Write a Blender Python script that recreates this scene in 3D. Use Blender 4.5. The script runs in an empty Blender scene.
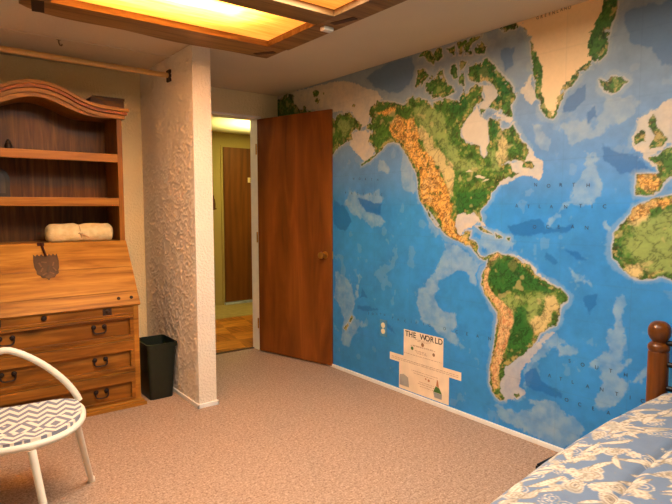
import bpy, bmesh, math, random
import numpy as np
from mathutils import Vector, Matrix

C = bpy.context.scene
COL = C.collection
R = math.radians

# lamp strengths and print colours
LAMP_MAIN, LAMP_BACK, LAMP_TUBE, LAMP_HALL, LAMP_HALL2, PANEL_E, SPREAD = 57, 11, 330, 24, 5, .6, 180
OCEAN=(46,134,210); ARCTIC=(136,152,164); PALE=(138,172,200); PALE_N=(164,170,164); DEEP=(16,104,182); SHELF=(206,194,172)
GREEN=(70,112,42); LGREEN=(142,162,90); DGREEN=(34,100,42); TAN=(220,196,136); YELLOW=(238,180,90); ICE=(240,206,156)
BEDBLUE=(112,130,156); BEDCREAM=(214,202,184)

# ------------------------------------------------------------------ camera
def make_camera():
    f, yaw, pit, roll = 549.9, R(37.5), R(4.57), R(-0.076)
    F = Vector((math.sin(yaw)*math.cos(pit), math.cos(yaw)*math.cos(pit), -math.sin(pit)))
    Rt = Vector((math.cos(yaw), -math.sin(yaw), 0))
    U = Rt.cross(F)
    R2 = Rt*math.cos(roll) + U*math.sin(roll)
    U2 = -Rt*math.sin(roll) + U*math.cos(roll)
    cd = bpy.data.cameras.new('camera'); co = bpy.data.objects.new('camera', cd)
    COL.objects.link(co)
    cd.sensor_fit = 'HORIZONTAL'; cd.sensor_width = 36.0; cd.lens = 36.0*f/672.0
    cd.clip_start = 0.02
    m = Matrix((R2, U2, -F)).transposed().to_4x4(); m.translation = (0, 0, 1.25)
    co.matrix_world = m
    C.camera = co
make_camera()

# ------------------------------------------------------------------ world, lamps, exposure
w = bpy.data.worlds.new('world'); C.world = w; w.use_nodes = True
w.node_tree.nodes['Background'].inputs[0].default_value = (1.0, .8, .6, 1)
w.node_tree.nodes['Background'].inputs[1].default_value = 0.05
C.view_settings.view_transform = 'Standard'
C.view_settings.look = 'None'
C.view_settings.exposure = 0.10
C.view_settings.gamma = 1.0
C.view_settings.use_curve_mapping = False

H = 2.223
XM, XS, XS2, YS = 2.574, 1.363, 1.481, 3.185
YC, YD, YH = 4.12, 4.19, 6.5

def area(name, loc, sx, sy, power, col, rot=(0,0,0), spread=180):
    l = bpy.data.lights.new(name, 'AREA'); l.shape = 'RECTANGLE'; l.size = sx; l.size_y = sy
    l.energy = power; l.color = col; l.spread = R(spread)
    o = bpy.data.objects.new(name, l); COL.objects.link(o); o.location = loc; o.rotation_euler = rot
    return o
WARM = (1.0, .92, .76)
# the fluorescent bays of the ceiling fixture (the bays outside the frame), light leaves at panel level
area('ceiling_lamp_light', (1.07, 1.66, H-.035), 1.0, .9, LAMP_MAIN, WARM, spread=SPREAD)
area('ceiling_lamp_light', (1.07, .45, H-.035), 1.0, .9, LAMP_BACK, WARM, spread=SPREAD)
# tube inside the first bay, above the diffuser
area('ceiling_tube_light', (.95, 2.46, H-.003), .70, .12, LAMP_TUBE, (1.0, .92, .74))
# hall: lamp throwing its light up at the hall ceiling
area('hall_uplight', (3.3, 5.5, 1.6), .3, .3, LAMP_HALL, (1.0, .90, .36), (R(180), 0, 0), spread=110)
area('hall_ceiling_light', (1.95, 5.0, 2.19), .25, .25, LAMP_HALL2, (1.0, .78, .42))

# ------------------------------------------------------------------ materials
def srgb(h):
    if isinstance(h, str):
        v = [int(h[i:i+2], 16)/255 for i in (0, 2, 4)]
    else:
        v = [c/255 for c in h]
    return tuple((c/12.92 if c <= .04045 else ((c+.055)/1.055)**2.4) for c in v)
class MT:
    def __init__(s, name, col=(200,200,200), rough=.6, metal=0, spec=.5):
        s.m = bpy.data.materials.new(name); s.m.use_nodes = True
        s.nt = s.m.node_tree; s.b = s.nt.nodes['Principled BSDF']
        s.b.inputs['Base Color'].default_value = (*srgb(col), 1)
        s.b.inputs['Roughness'].default_value = rough
        s.b.inputs['Metallic'].default_value = metal
        s.b.inputs['Specular IOR Level'].default_value = spec
        s.co = s.nt.nodes.new('ShaderNodeTexCoord').outputs['Object']
    def n(s, t, **kw):
        nd = s.nt.nodes.new(t)
        for k, v in kw.items():
            if k in nd.inputs: nd.inputs[k].default_value = v
            else: setattr(nd, k, v)
        return nd
    def l(s, a, b): s.nt.links.new(a, b)
    def map(s, scale=(1,1,1), rot=(0,0,0), src=None):
        mp = s.n('ShaderNodeMapping'); mp.inputs['Scale'].default_value = scale
        mp.inputs['Rotation'].default_value = rot
        s.l(src or s.co, mp.inputs['Vector']); return mp.outputs[0]
    def noise(s, scale, detail=3, rough=.5, vec=None, dist=0):
        nd = s.n('ShaderNodeTexNoise'); nd.inputs['Scale'].default_value = scale
        nd.inputs['Detail'].default_value = detail; nd.inputs['Roughness'].default_value = rough
        nd.inputs['Distortion'].default_value = dist
        s.l(vec or s.co, nd.inputs['Vector']); return nd.outputs['Fac']
    def ramp(s, fac, stops, interp='LINEAR'):
        r = s.n('ShaderNodeValToRGB'); r.color_ramp.interpolation = interp
        e = r.color_ramp.elements
        while len(e) < len(stops): e.new(.5)
        for i, (p, c) in enumerate(stops):
            e[i].position = p; e[i].color = (*srgb(c), 1) if not isinstance(c, float) else (c, c, c, 1)
        s.l(fac, r.inputs[0]); return r.outputs[0]
    def mix(s, fac, a, b, mode='MIX'):
        m = s.n('ShaderNodeMix', data_type='RGBA', blend_type=mode)
        if isinstance(fac, (int, float)): m.inputs[0].default_value = fac
        else: s.l(fac, m.inputs[0])
        for i, v in ((6, a), (7, b)):
            if isinstance(v, tuple): m.inputs[i].default_value = (*srgb(v), 1)
            else: s.l(v, m.inputs[i])
        return m.outputs[2]
    def col(s, o): s.l(o, s.b.inputs['Base Color']); return s
    def bump(s, h, strength=.3, dist=.01):
        b = s.n('ShaderNodeBump'); b.inputs['Strength'].default_value = strength
        b.inputs['Distance'].default_value = dist
        s.l(h, b.inputs['Height']); s.l(b.outputs[0], s.b.inputs['Normal']); return s
def plain(name, col, rough=.6, metal=0, spec=.5, var=.06):
    t = MT(name, col, rough, metal, spec)
    c2 = tuple(max(0, c*(1-var*2)) for c in col)
    t.col(t.ramp(t.noise(14, 4), [(.3, c2), (.7, tuple(col))]))
    return t.m

def wood(name, dark, mid, light, axis=0, scale=1.0, knots=True, rough=.38, grain=1.0, coat=.0, spec=.25):
    t = MT(name, mid, rough, spec=spec)
    sc = [14, 14, 14]; sc[axis] = 1.1
    v = t.map(tuple(x*scale for x in sc))
    n1 = t.noise(1.3, 5, .6, v, 1.0)
    sc2 = [90, 90, 90]; sc2[axis] = 3
    n2 = t.noise(1.0, 3, .6, t.map(tuple(x*scale for x in sc2)))
    base = t.ramp(n1, [(.28, dark), (.5, mid), (.72, light)])
    fine = t.ramp(n2, [(.35, .72), (.65, 1.0)])
    out = t.mix(.55*grain, base, fine, 'MULTIPLY')
    if knots:
        sk = [9, 9, 9]; sk[axis] = 4.5
        vo = t.n('ShaderNodeTexVoronoi'); vo.inputs['Scale'].default_value = .55*scale
        t.l(t.map(tuple(sk)), vo.inputs['Vector'])
        k = t.ramp(vo.outputs['Distance'], [(.05, 0.28), (.13, .62), (.2, 1.0)])
        out = t.mix(.8, out, k, 'MULTIPLY')
    t.col(out)
    t.b.inputs['Coat Weight'].default_value = coat; t.b.inputs['Coat Roughness'].default_value = .25
    t.bump(n2, .08, .002)
    return t.m

PINE_H = wood('pine_horizontal', (118,70,20), (172,118,44), (200,148,68), 0)
PINE_V = wood('pine_vertical', (104,60,18), (144,92,32), (170,114,46), 2)
PINE_EDGE = wood('pine_moulding', (126,76,24), (170,112,40), (194,138,56), 0, knots=False)
FIX_WOOD = wood('fixture_wood', (112,80,44), (146,110,66), (170,134,86), 0, 1.0, False, .5, 1, 0)
DOOR_WOOD = None
PINE_D = wood('pine_drawer', (92,52,14), (144,90,30), (174,116,46), 0)
IRON = plain('wrought_iron', (52,36,30), .5, .6)
IRON_PLATE = plain('pierced_iron', (66,48,40), .5, .45, var=.25)
BRASS = plain('brass', (200,150,70), .3, .9)
def door_wood(name, a, b, c):
    t = MT(name, b, .42, spec=.3)
    v = t.map((5.5, 5.5, .8))
    n1 = t.noise(1.1, 3, .5, v, 2.2)
    wv = t.n('ShaderNodeTexWave'); wv.inputs['Scale'].default_value = 1.1; wv.inputs['Distortion'].default_value = 7
    wv.inputs['Detail'].default_value = 2; wv.inputs['Detail Scale'].default_value = .7
    t.l(t.map((3.2, 3.2, .55)), wv.inputs['Vector'])
    n2 = t.noise(1, 3, .6, t.map((160,160,4)))
    base = t.mix(.35, t.ramp(n1, [(.3, a), (.5, b), (.75, c)]), t.ramp(wv.outputs['Fac'], [(.1, a), (.9, c)]))
    t.col(t.mix(.45, base, t.ramp(n2, [(.3, .7), (.65, 1.0)]), 'MULTIPLY'))
    return t.m
DOOR_WOOD = door_wood('lauan_door', (100,52,14), (124,68,18), (150,88,30))
DOOR_HALL = door_wood('lauan_hall_door', (96,54,24), (114,64,28), (130,76,34))

def plaster(name, col, kind):
    t = MT(name, col, .85, spec=.2)
    if kind == 'knockdown':
        t.bump(t.noise(90, 2, .5), .3, .003)
    elif kind == 'unused':
        n = t.noise(24, 2, .5, None, 1.2)
        h = t.ramp(n, [(.42, 0.0), (.47, 1.0), (.53, 1.0), (.58, 0.0)])
        n2 = t.noise(60, 2, .5)
        hh = t.mix(.25, h, t.ramp(n2, [(.3, 0.0), (.7, 1.0)]))
        t.col(t.ramp(n, [(.40, tuple(c*.96 for c in col)), (.52, tuple(col))]))
        t.bump(hh, 1.0, .05)
    elif kind == 'orange':
        n = t.noise(75, 2, .5)
        t.col(t.ramp(t.noise(3, 2), [(.3, tuple(c*.97 for c in col)), (.7, tuple(col))]))
        t.bump(t.ramp(n, [(.4, 0.0), (.62, 1.0)]), .45, .006)
    else:
        n = t.noise(40, 3, .6)
        t.col(t.ramp(t.noise(2.5, 2), [(.3, tuple(c*.97 for c in col)), (.7, tuple(col))]))
        t.bump(n, .25, .006)
    return t.m
KNOCK = plaster('knockdown_plaster', (240,228,210), 'knockdown')
ORANGE = plaster('orange_peel_plaster', (244,224,176), 'orange')
WALLP = plaster('wall_plaster', (244,230,190), 'orange')
WALLW = plaster('pale_plaster', (246,236,214), 'orange')
CEILP = plaster('ceiling_plaster', (212,198,174), 'ceil')
HALLP = plaster('hall_plaster', (178,158,104), 'ceil')
TRIMW = plain('trim_paint', (248,244,236), .5, var=.02)
def carpet_mat(name, c1, c2, c3):
    t = MT(name, c2, .95, spec=.1)
    n = t.noise(120, 4, .75); n2 = t.noise(9, 4, .7); n3 = t.noise(60, 2, .6)
    a = t.ramp(n, [(.3, c1), (.5, c2), (.72, c3)])
    a = t.mix(.35, a, t.ramp(n3, [(.3, c1), (.7, c3)]))
    t.col(t.mix(.3, a, t.ramp(n2, [(.3, .76), (.7, 1.0)]), 'MULTIPLY'))
    t.bump(n, .7, .010)
    return t.m
CARPET = carpet_mat('carpet', (124,96,76), (180,150,128), (222,196,174))
HALLF = plain('hall_vinyl', (176,156,104), .5)
def parquet():
    t = MT('parquet', (190,110,40), .35)
    rot = t.map((1,1,1), (0,0,R(14)))
    ch = t.n('ShaderNodeTexChecker'); ch.inputs['Scale'].default_value = 1/.30
    t.l(rot, ch.inputs['Vector'])
    def strip(s, a, b):
        return t.ramp(t.noise(1, 3, .6, t.map(s, (0,0,R(14)))), [(.3, a), (.7, b)])
    c1 = strip((38,3,1), (104,50,14), (200,122,44)); c2 = strip((3,38,1), (140,76,24), (236,160,66))
    t.col(t.mix(ch.outputs['Fac'], c1, c2))
    return t.m
PARQ = parquet()

# ------------------------------------------------------------------ mesh helpers
def B(): return bmesh.new()
def box(bm, x0, x1, y0, y1, z0, z1, bev=0, M=None, mi=0):
    vs = [bm.verts.new((x, y, z)) for x in (x0, x1) for y in (y0, y1) for z in (z0, z1)]
    fs = [bm.faces.new([vs[i] for i in f]) for f in ((0,1,3,2),(4,6,7,5),(0,4,5,1),(2,3,7,6),(0,2,6,4),(1,5,7,3))]
    for f_ in fs: f_.material_index = mi
    if bev > 0:
        es = list({e for f_ in fs for e in f_.edges})
        r = bmesh.ops.bevel(bm, geom=es, offset=bev, segments=2, affect='EDGES', profile=.6)
        vs = list({v for f_ in r['faces'] for v in f_.verts} | {v for v in vs if v.is_valid})
    if M is not None:
        for v in vs: v.co = M @ v.co
    return bm
def prism(bm, pts, axis, a, b, M=None):
    """polygon pts in the two other axes, extruded from a to b along axis"""
    def P(p, t):
        if axis == 0: return (t, p[0], p[1])
        if axis == 1: return (p[0], t, p[1])
        return (p[0], p[1], t)
    A = [bm.verts.new(P(p, a)) for p in pts]; Bv = [bm.verts.new(P(p, b)) for p in pts]
    bm.faces.new(A); bm.faces.new(Bv[::-1])
    n = len(pts)
    for i in range(n): bm.faces.new((A[i], Bv[i], Bv[(i+1) % n], A[(i+1) % n]))
    if M is not None:
        for v in A+Bv: v.co = M @ v.co
    return bm
def strip_y(bm, xs, lo, hi, y0, y1):
    """board following a curved top and bottom line, depth y0..y1"""
    q = []
    for x, a, b in zip(xs, lo, hi):
        q.append([bm.verts.new(c) for c in ((x,y0,a),(x,y1,a),(x,y1,b),(x,y0,b))])
    for p, r in zip(q, q[1:]):
        for i in range(4): bm.faces.new((p[i], r[i], r[(i+1)%4], p[(i+1)%4]))
    bm.faces.new(q[0]); bm.faces.new(q[-1][::-1])
    return bm
def lathe(bm, prof, seg=24, M=None, close=True):
    rings = []
    for r, z in prof:
        rings.append([bm.verts.new((max(r,1e-5)*math.cos(2*math.pi*i/seg), max(r,1e-5)*math.sin(2*math.pi*i/seg), z)) for i in range(seg)])
    for p, q in zip(rings, rings[1:]):
        for i in range(seg): bm.faces.new((p[i], p[(i+1)%seg], q[(i+1)%seg], q[i]))
    if close:
        bm.faces.new(rings[0][::-1]); bm.faces.new(rings[-1])
    if M is not None:
        for rg in rings:
            for v in rg: v.co = M @ v.co
    return bm
def tube(bm, pts, r, seg=12, closed=False):
    pts = [Vector(p) for p in pts]; n = len(pts); rings = []
    rr = r if isinstance(r, (list, tuple)) else [r]*n
    nrm = None
    for i, p in enumerate(pts):
        if closed: t = (pts[(i+1) % n]-pts[i-1]).normalized()
        else: t = (pts[min(i+1, n-1)]-pts[max(i-1, 0)]).normalized()
        if nrm is None:
            nrm = t.orthogonal().normalized()
        nrm = (nrm - t*nrm.dot(t)).normalized()
        b = t.cross(nrm)
        rings.append([bm.verts.new(p + (nrm*math.cos(2*math.pi*k/seg) + b*math.sin(2*math.pi*k/seg))*rr[i]) for k in range(seg)])
    m = n if closed else n-1
    for i in range(m):
        p, q = rings[i], rings[(i+1) % n]
        for k in range(seg): bm.faces.new((p[k], p[(k+1)%seg], q[(k+1)%seg], q[k]))
    if not closed: bm.faces.new(rings[0][::-1]); bm.faces.new(rings[-1])
    return bm
def grid(bm, f, nu, nv):
    vs = [[bm.verts.new(f(i/(nu-1), j/(nv-1))) for j in range(nv)] for i in range(nu)]
    for i in range(nu-1):
        for j in range(nv-1): bm.faces.new((vs[i][j], vs[i+1][j], vs[i+1][j+1], vs[i][j+1]))
    return bm
def wloc(o):
    v = Vector((0,0,0))
    while o is not None: v += o.location; o = o.parent
    return v
def obj(name, bm, mat, parent=None, smooth=False, origin=None, label=None):
    """one mesh object; vertices are given in world coordinates"""
    bmesh.ops.recalc_face_normals(bm, faces=bm.faces[:])
    me = bpy.data.meshes.new(name)
    base = wloc(parent) if parent is not None else Vector((0,0,0))
    org = Vector(origin) if origin is not None else base
    bmesh.ops.translate(bm, verts=bm.verts[:], vec=-org)
    if smooth:
        for f_ in bm.faces: f_.smooth = True
    bm.to_mesh(me); bm.free()
    if smooth and hasattr(me, 'set_sharp_from_angle'): me.set_sharp_from_angle(angle=R(40))
    for m in (mat if isinstance(mat, (list, tuple)) else [mat]): me.materials.append(m)
    o = bpy.data.objects.new(name, me); COL.objects.link(o)
    o.location = org - base
    if parent is not None: o.parent = parent
    if label: o['label'] = label
    return o
def tag(o, label, cat, group=None):
    o['label'] = label; o['category'] = cat
    if group: o['group'] = group
    return o
def thing(name, loc, label, cat, group=None):
    o = bpy.data.objects.new(name, None); COL.objects.link(o); o.location = loc; o.empty_display_size = .1
    return tag(o, label, cat, group)
def struct(name, bm, mat, origin=None, smooth=False):
    o = obj(name, bm, mat, None, smooth, origin); o['kind'] = 'structure'; return o
def sempty(name, loc):
    o = bpy.data.objects.new(name, None); COL.objects.link(o); o.location = loc; o['kind'] = 'structure'; return o

# ------------------------------------------------------------------ room shell
XL, YF = -1.6, -1.7
T_ = .12
struct('floor', box(B(), XL-T_, XM+T_, YF-T_, YD+.11, -.1, 0), CARPET)
struct('floor_hall', box(B(), .8, 4.5, YD+.11, 5.68, -.1, 0), PARQ)
struct('floor_landing', box(B(), .8, 4.5, 5.68, YH+T_, -.1, 0.0), HALLF)
struct('trim_threshold', box(B(), 1.55, 2.40, YD+.1, YD+.135, 0, .006), plain('threshold', (70,40,20), .6))
struct('ceiling', box(B(), XL-T_, XM+T_, YF-T_, YD+.12, H, H+.1), CEILP)
struct('ceiling_hall', box(B(), .8, 4.5, YD+.12, YH+T_, 2.207, H+.1), plaster('hall_ceiling_paint', (250,244,204), 'ceil'))
struct('wall_right', box(B(), XM, XM+T_, YF-T_, YD+.12, 0, H), WALLP)
struct('wall_front', box(B(), XL, XM, YF-T_, YF, 0, H), WALLW)
struct('wall_left', box(B(), XL-T_, XL, YF-T_, YD+.12, 0, H), WALLW)
struct('wall_closet', box(B(), XL, XS, YC, YD+.12, 0, H), ORANGE)
stub = struct('wall_partition', box(B(), XS, XS2, YS, YD+.12, 0, H), plaster('partition_plaster', (236,222,204), 'orange'))
bm = B()
box(bm, XS2, 1.55, YD, YD+.12, 0, H); box(bm, 1.55, 2.40, YD, YD+.12, 2.025, H); box(bm, 2.40, XM, YD, YD+.12, 0, H)
struct('wall_back', bm, WALLP)
# hall walls
struct('wall_hall_far', box(B(), .8, 4.5, YH, YH+T_, 0, 2.207), HALLP)
struct('wall_hall_left', box(B(), .8-T_, .8, YD+.12, YH+T_, 0, H), HALLP)
struct('wall_hall_right', box(B(), 4.5, 4.5+T_, YD+.0, YH+T_, 0, H), HALLP)
struct('wall_hall_near', box(B(), XM+T_, 4.5, YD, YD+.12, 0, H), HALLP)
# door jamb and casing, painted
bm = B(); box(bm, 2.368, 2.40, YD-.004, YD+.125, 0, 2.01, .003)
struct('trim_1', bm, TRIMW)
bm = B(); box(bm, 1.55, 1.582, YD-.012, YD+.125, 0, 2.01, .003)
struct('trim_2', bm, TRIMW)
struct('trim_3', box(B(), 1.55, 2.40, YD-.012, YD+.125, 2.01, 2.03, .003), TRIMW)
# crease strip on the closet ceiling
struct('trim_4', box(B(), XL, XS, 3.53, 3.545, H-.006, H), CEILP)
# baseboards
struct('baseboard_right', box(B(), XM-.014, XM, YF, YD, 0, .025, .003), TRIMW)
bm = B(); box(bm, XS-.012, XS, YS-.012, YC, 0, .028, .003); box(bm, XS-.012, XS2+.012, YS-.012, YS, 0, .028, .003)
box(bm, XS2, XS2+.012, YS-.012, YD, 0, .028, .003)
struct('baseboard_partition', bm, TRIMW)
struct('baseboard_closet', box(B(), XL, XS-.012, YC-.012, YC, 0, .028, .003), TRIMW)
struct('baseboard_back', box(B(), 2.40, XM-.014, YD-.012, YD, 0, .028, .003), TRIMW)

# ------------------------------------------------------------------ doors
def slab_frame(hx, hy, fx, fy):
    a = Vector((fx-hx, fy-hy, 0)); wd = a.length; a.normalize()
    n = Vector((a.y, -a.x, 0))      # normal
    return Matrix(((a.x, n.x, 0, hx), (a.y, n.y, 0, hy), (0, 0, 1, 0), (0, 0, 0, 1))), wd
D, wd = slab_frame(2.352, 4.165, 2.556, 3.388)
d1 = sempty('door_1', (2.352, 4.165, 0))
# n points to +x or -x side; find room facing side
side = 1 if (D.to_3x3() @ Vector((0,1,0))).x < 0 else -1
th = .036
y0, y1 = (-th, 0) if side == 1 else (0, th)
obj('door_slab', box(B(), 0, wd, y0, y1, .012, 2.0, .002, D), DOOR_WOOD, d1)
ys = y1 if side == 1 else y0
kx, kz = wd-.062, .885
Mk = D @ Matrix.Translation((kx, ys, kz)) @ Matrix.Rotation(R(-90*side), 4, 'X')
obj('door_handle', lathe(B(), [(.028,0),(.028,.004),(.012,.008),(.011,.03),(.02,.036),(.027,.048),(.026,.06),(.016,.066),(0,.067)], 24, Mk), BRASS, d1, True)
Mk2 = D @ Matrix.Translation((kx, y0 if side == 1 else y1, kz)) @ Matrix.Rotation(R(90*side), 4, 'X')
obj('latch_plate', box(B(), wd-.001, wd+.0015, y0+.007, y1-.007, kz-.03, kz+.03, 0, D), BRASS, d1)
for hz in (.25, 1.0, 1.75):
    obj('hinge', lathe(B(), [(.006,-.045),(.006,.045)], 10, Matrix.Translation((2.346, 4.172, hz))), BRASS, d1, True)
# far hall door
d2 = sempty('door_2', (3.16, YH, 0))
obj('door_slab', box(B(), 3.165, 3.94, YH-.03, YH-.0, .04, 2.026, .002), DOOR_HALL, d2)
obj('threshold', box(B(), 3.15, 3.95, YH-.05, YH, 0, .028, .003), plain('sill_paint', (200,204,225), .5), d2)
bm = B(); box(bm, 3.135, 3.165, YH-.012, YH, 0, 2.05); box(bm, 3.94, 3.97, YH-.012, YH, 0, 2.05); box(bm, 3.165, 3.94, YH-.012, YH, 2.026, 2.05)
obj('door_frame', bm, HALLP, d2)
# white hook with a ring on the hall door
hk = thing('coat_hook', (3.53, YH-.03, 1.62), 'small white coat hook on the brown door across the hall', 'hook')
cream = plain('cream_enamel', (225,205,165), .4, var=.02)
obj('hook_plate', box(B(), 3.505, 3.545, YH-.035, YH-.03, 1.585, 1.65, .001), cream, hk)
pts = [(3.54, YH-.036, 1.64), (3.565, YH-.05, 1.645), (3.585, YH-.06, 1.62), (3.578, YH-.06, 1.59), (3.55, YH-.055, 1.575), (3.53, YH-.045, 1.59)]
obj('hook_arm', tube(B(), pts, .006, 8), cream, hk, True)
# dark wood bracket on the hall wall
pl = thing('wall_ornament', (3.02, YH, 1.32), 'small dark brown wooden ornament on the hall wall left of the far door', 'wall ornament')
dk = plain('dark_wood', (95,48,22), .5)
obj('plaque', prism(B(), [(3.0,1.23),(3.045,1.23),(3.05,1.30),(3.042,1.36),(3.03,1.375),(3.03,1.41),(3.0,1.41)], 1, YH-.02, YH), dk, pl)
obj('ledge', box(B(), 2.99, 3.055, YH-.035, YH-.02, 1.235, 1.25, .002), dk, pl)

# ------------------------------------------------------------------ ceiling fixture
fx = thing('ceiling_light', (1.09, 1.4, H), 'large wood framed ceiling light with glowing amber panels above the room', 'ceiling light')
ZB = H-.062
def panel_mat():
    t = MT('amber_panel', (235,180,110), .5)
    nt = t.nt; nt.nodes.remove(t.b)
    n = t.noise(1, 4, .65, t.map((4, 60, 4), (0, 0, R(28))))
    c = t.ramp(n, [(.3, (230,176,100)), (.7, (248,212,148))])
    tr = t.n('ShaderNodeBsdfTranslucent'); t.l(c, tr.inputs[0])
    em = t.n('ShaderNodeEmission'); t.l(t.mix(1.0, c, (255,214,150), 'MULTIPLY'), em.inputs[0]); em.inputs[1].default_value = PANEL_E
    ad = t.n('ShaderNodeAddShader'); t.l(tr.outputs[0], ad.inputs[0]); t.l(em.outputs[0], ad.inputs[1])
    t.l(ad.outputs[0], nt.nodes['Material Output'].inputs[0])
    return t.m
PANEL = panel_mat()
# wavy back edge board
edge = [(.42,2.868),(.46,2.905),(.516,2.938),(.60,2.958),(.70,2.966),(.80,2.962),(.90,2.962),(1.0,2.976),(1.10,2.994),(1.2,3.004),(1.3,3.0),(1.4,2.992),(1.5,2.985),(1.6,2.985),(1.70,2.992),(1.76,2.988)]
poly = edge + [(1.76,2.765),(.42,2.765)]
obj('frame_board', prism(B(), poly, 2, ZB, H), FIX_WOOD, fx, label='wavy edged board along the closet side')
obj('frame_board', box(B(), 1.64, 1.775, -.3, 2.765, ZB, H, .004), FIX_WOOD, fx)
obj('frame_board', box(B(), .42, .53, -.3, 2.765, ZB, H, .004), FIX_WOOD, fx)
for yy in (2.15, 1.0, -.3):
    obj('cross_board', box(B(), .53, 1.64, yy, yy+.155, ZB, H, .004), FIX_WOOD, fx)
for a, b in ((2.305, 2.765), (1.155, 2.15), (-.145, 1.0)):
    obj('diffuser_panel', box(B(), .53, 1.64, a, b, H-.030, H-.027), PANEL, fx)
dkst = plain('dark_stain', (96,60,30), .6, var=.2)
Mz = Matrix.Translation((1.69, 2.89, 0)) @ Matrix.Rotation(R(-58), 4, 'Z')
obj('corner_key', box(B(), -.065, .065, -.018, .018, ZB-.003, ZB+.004, .001, Mz), dkst, fx, label='dark wooden corner key')
Mz = Matrix.Translation((1.715, 2.17, 0)) @ Matrix.Rotation(R(-75), 4, 'Z')
obj('corner_key', box(B(), -.07, .07, -.018, .018, ZB-.003, ZB+.004, .001, Mz), dkst, fx, label='dark wooden corner key')
Mz = Matrix.Translation((.495, 2.86, 0)) @ Matrix.Rotation(R(80), 4, 'Z')
obj('corner_key', box(B(), -.085, .07, -.026, .026, ZB-.003, ZB+.004, .001, Mz), plain('darker_stain', (46,26,14), .6), fx, label='dark wooden corner key')
obj('latch', box(B(), 1.675, 1.735, 2.275, 2.315, ZB-.022, ZB, .008), plain('white_plastic', (235,228,215), .4, var=.02), fx, True, label='white plastic latch')

# closet rod with dark cup
rd = thing('closet_rod', (XS, 3.54, 2.105), 'cream painted closet rod above the desk, ending in a dark cup', 'closet rod')
obj('rod', tube(B(), [(XL+.0, 3.425, 2.11), (XS-.012, 3.54, 2.105)], .0165, 16), plain('rod_paint', (206,166,104), .5, var=.03), rd, True)
obj('rod_cup', box(B(), XS-.014, XS, 3.51, 3.57, 2.065, 2.14, .004), plain('rod_cup', (60,38,24), .5), rd, label='dark brown cup')
hkc = B(); tube(hkc, [(.717,3.56,H),(.717,3.56,H-.02),(.722,3.56,H-.032),(.730,3.56,H-.034),(.735,3.56,H-.026)], .004, 8)
lathe(hkc, [(.012,-.004),(.012,0)], 12, Matrix.Translation((.717,3.56,H)))
tag(obj('ceiling_hook', hkc, plain('hook_metal', (120,98,70), .5), None, True, (.717,3.56,H)), 'tiny grey hook screwed into the ceiling before the rod', 'hook')

# ------------------------------------------------------------------ secretary desk
X0, X1 = .13, 1.10
YB, YFR = 4.105, 3.49
dsk = thing('secretary_desk', (.62, 3.8, 0), 'knotty pine secretary desk with arched hutch, slant lid and iron pulls', 'desk')
LT = Vector((0, 3.728, 1.040)); LB = Vector((0, 3.468, .652))       # outer face line of the lid
# carcass
bm = B()
for xa, xb in ((X0, X0+.024), (X1-.024, X1)):
    obj('carcass_side', prism(B(), [(YFR,.03),(YB,.03),(YB,1.02),(3.756,1.02),(3.505,.655),(YFR,.655)], 0, xa, xb), PINE_V, dsk)
obj('back_panel', box(B(), X0+.024, X1-.024, YB-.012, YB, .03, 1.02), PINE_V, dsk)
obj('desk_top', box(B(), X0-.006, X1+.006, 3.732, YB, 1.018, 1.038, .004), PINE_H, dsk)
bm = B()
box(bm, X0-.03, X1+.03, YFR-.032, YB, 0, .022, .004); box(bm, X0-.018, X1+.018, YFR-.02, YB, .022, .036, .005)
obj('plinth', bm, PINE_EDGE, dsk)
# face frame: stiles and rails
bm = B()
for xa, xb in ((X0, X0+.032), (X1-.032, X1)): box(bm, xa, xb, YFR-.006, YFR+.016, .036, .655, .002)
for za, zb in ((.036, .048), (.222, .236), (.428, .440), (.578, .590)): box(bm, X0+.032, X1-.032, YFR-.004, YFR+.016, za, zb, .002)
obj('face_frame', bm, PINE_EDGE, dsk)
bm = B(); box(bm, X0+.032, X1-.032, YFR-.001, YFR+.016, .590, .655, .002); box(bm, X0+.032, X1-.032, YFR-.008, YFR, .588, .598, .003)
rail = obj('front_rail', bm, PINE_D, dsk)
obj('knob', lathe(B(), [(.014,0),(.016,.006),(.012,.014),(0,.017)], 16, Matrix.Translation((.565, YFR-.001, .622)) @ Matrix.Rotation(R(90),4,'X')), IRON, dsk, True)
def lock_plate(x):
    bm = B(); box(bm, x-.026, x+.026, YFR-.005, YFR-.001, .592, .648, .001)
    lathe(bm, [(.012,0),(.012,.008),(.005,.014),(0,.015)], 12, Matrix.Translation((x, YFR-.004, .622)) @ Matrix.Rotation(R(90),4,'X'))
    obj('iron_plate', bm, IRON_PLATE, dsk)
lock_plate(.912); lock_plate(.328)
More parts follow.
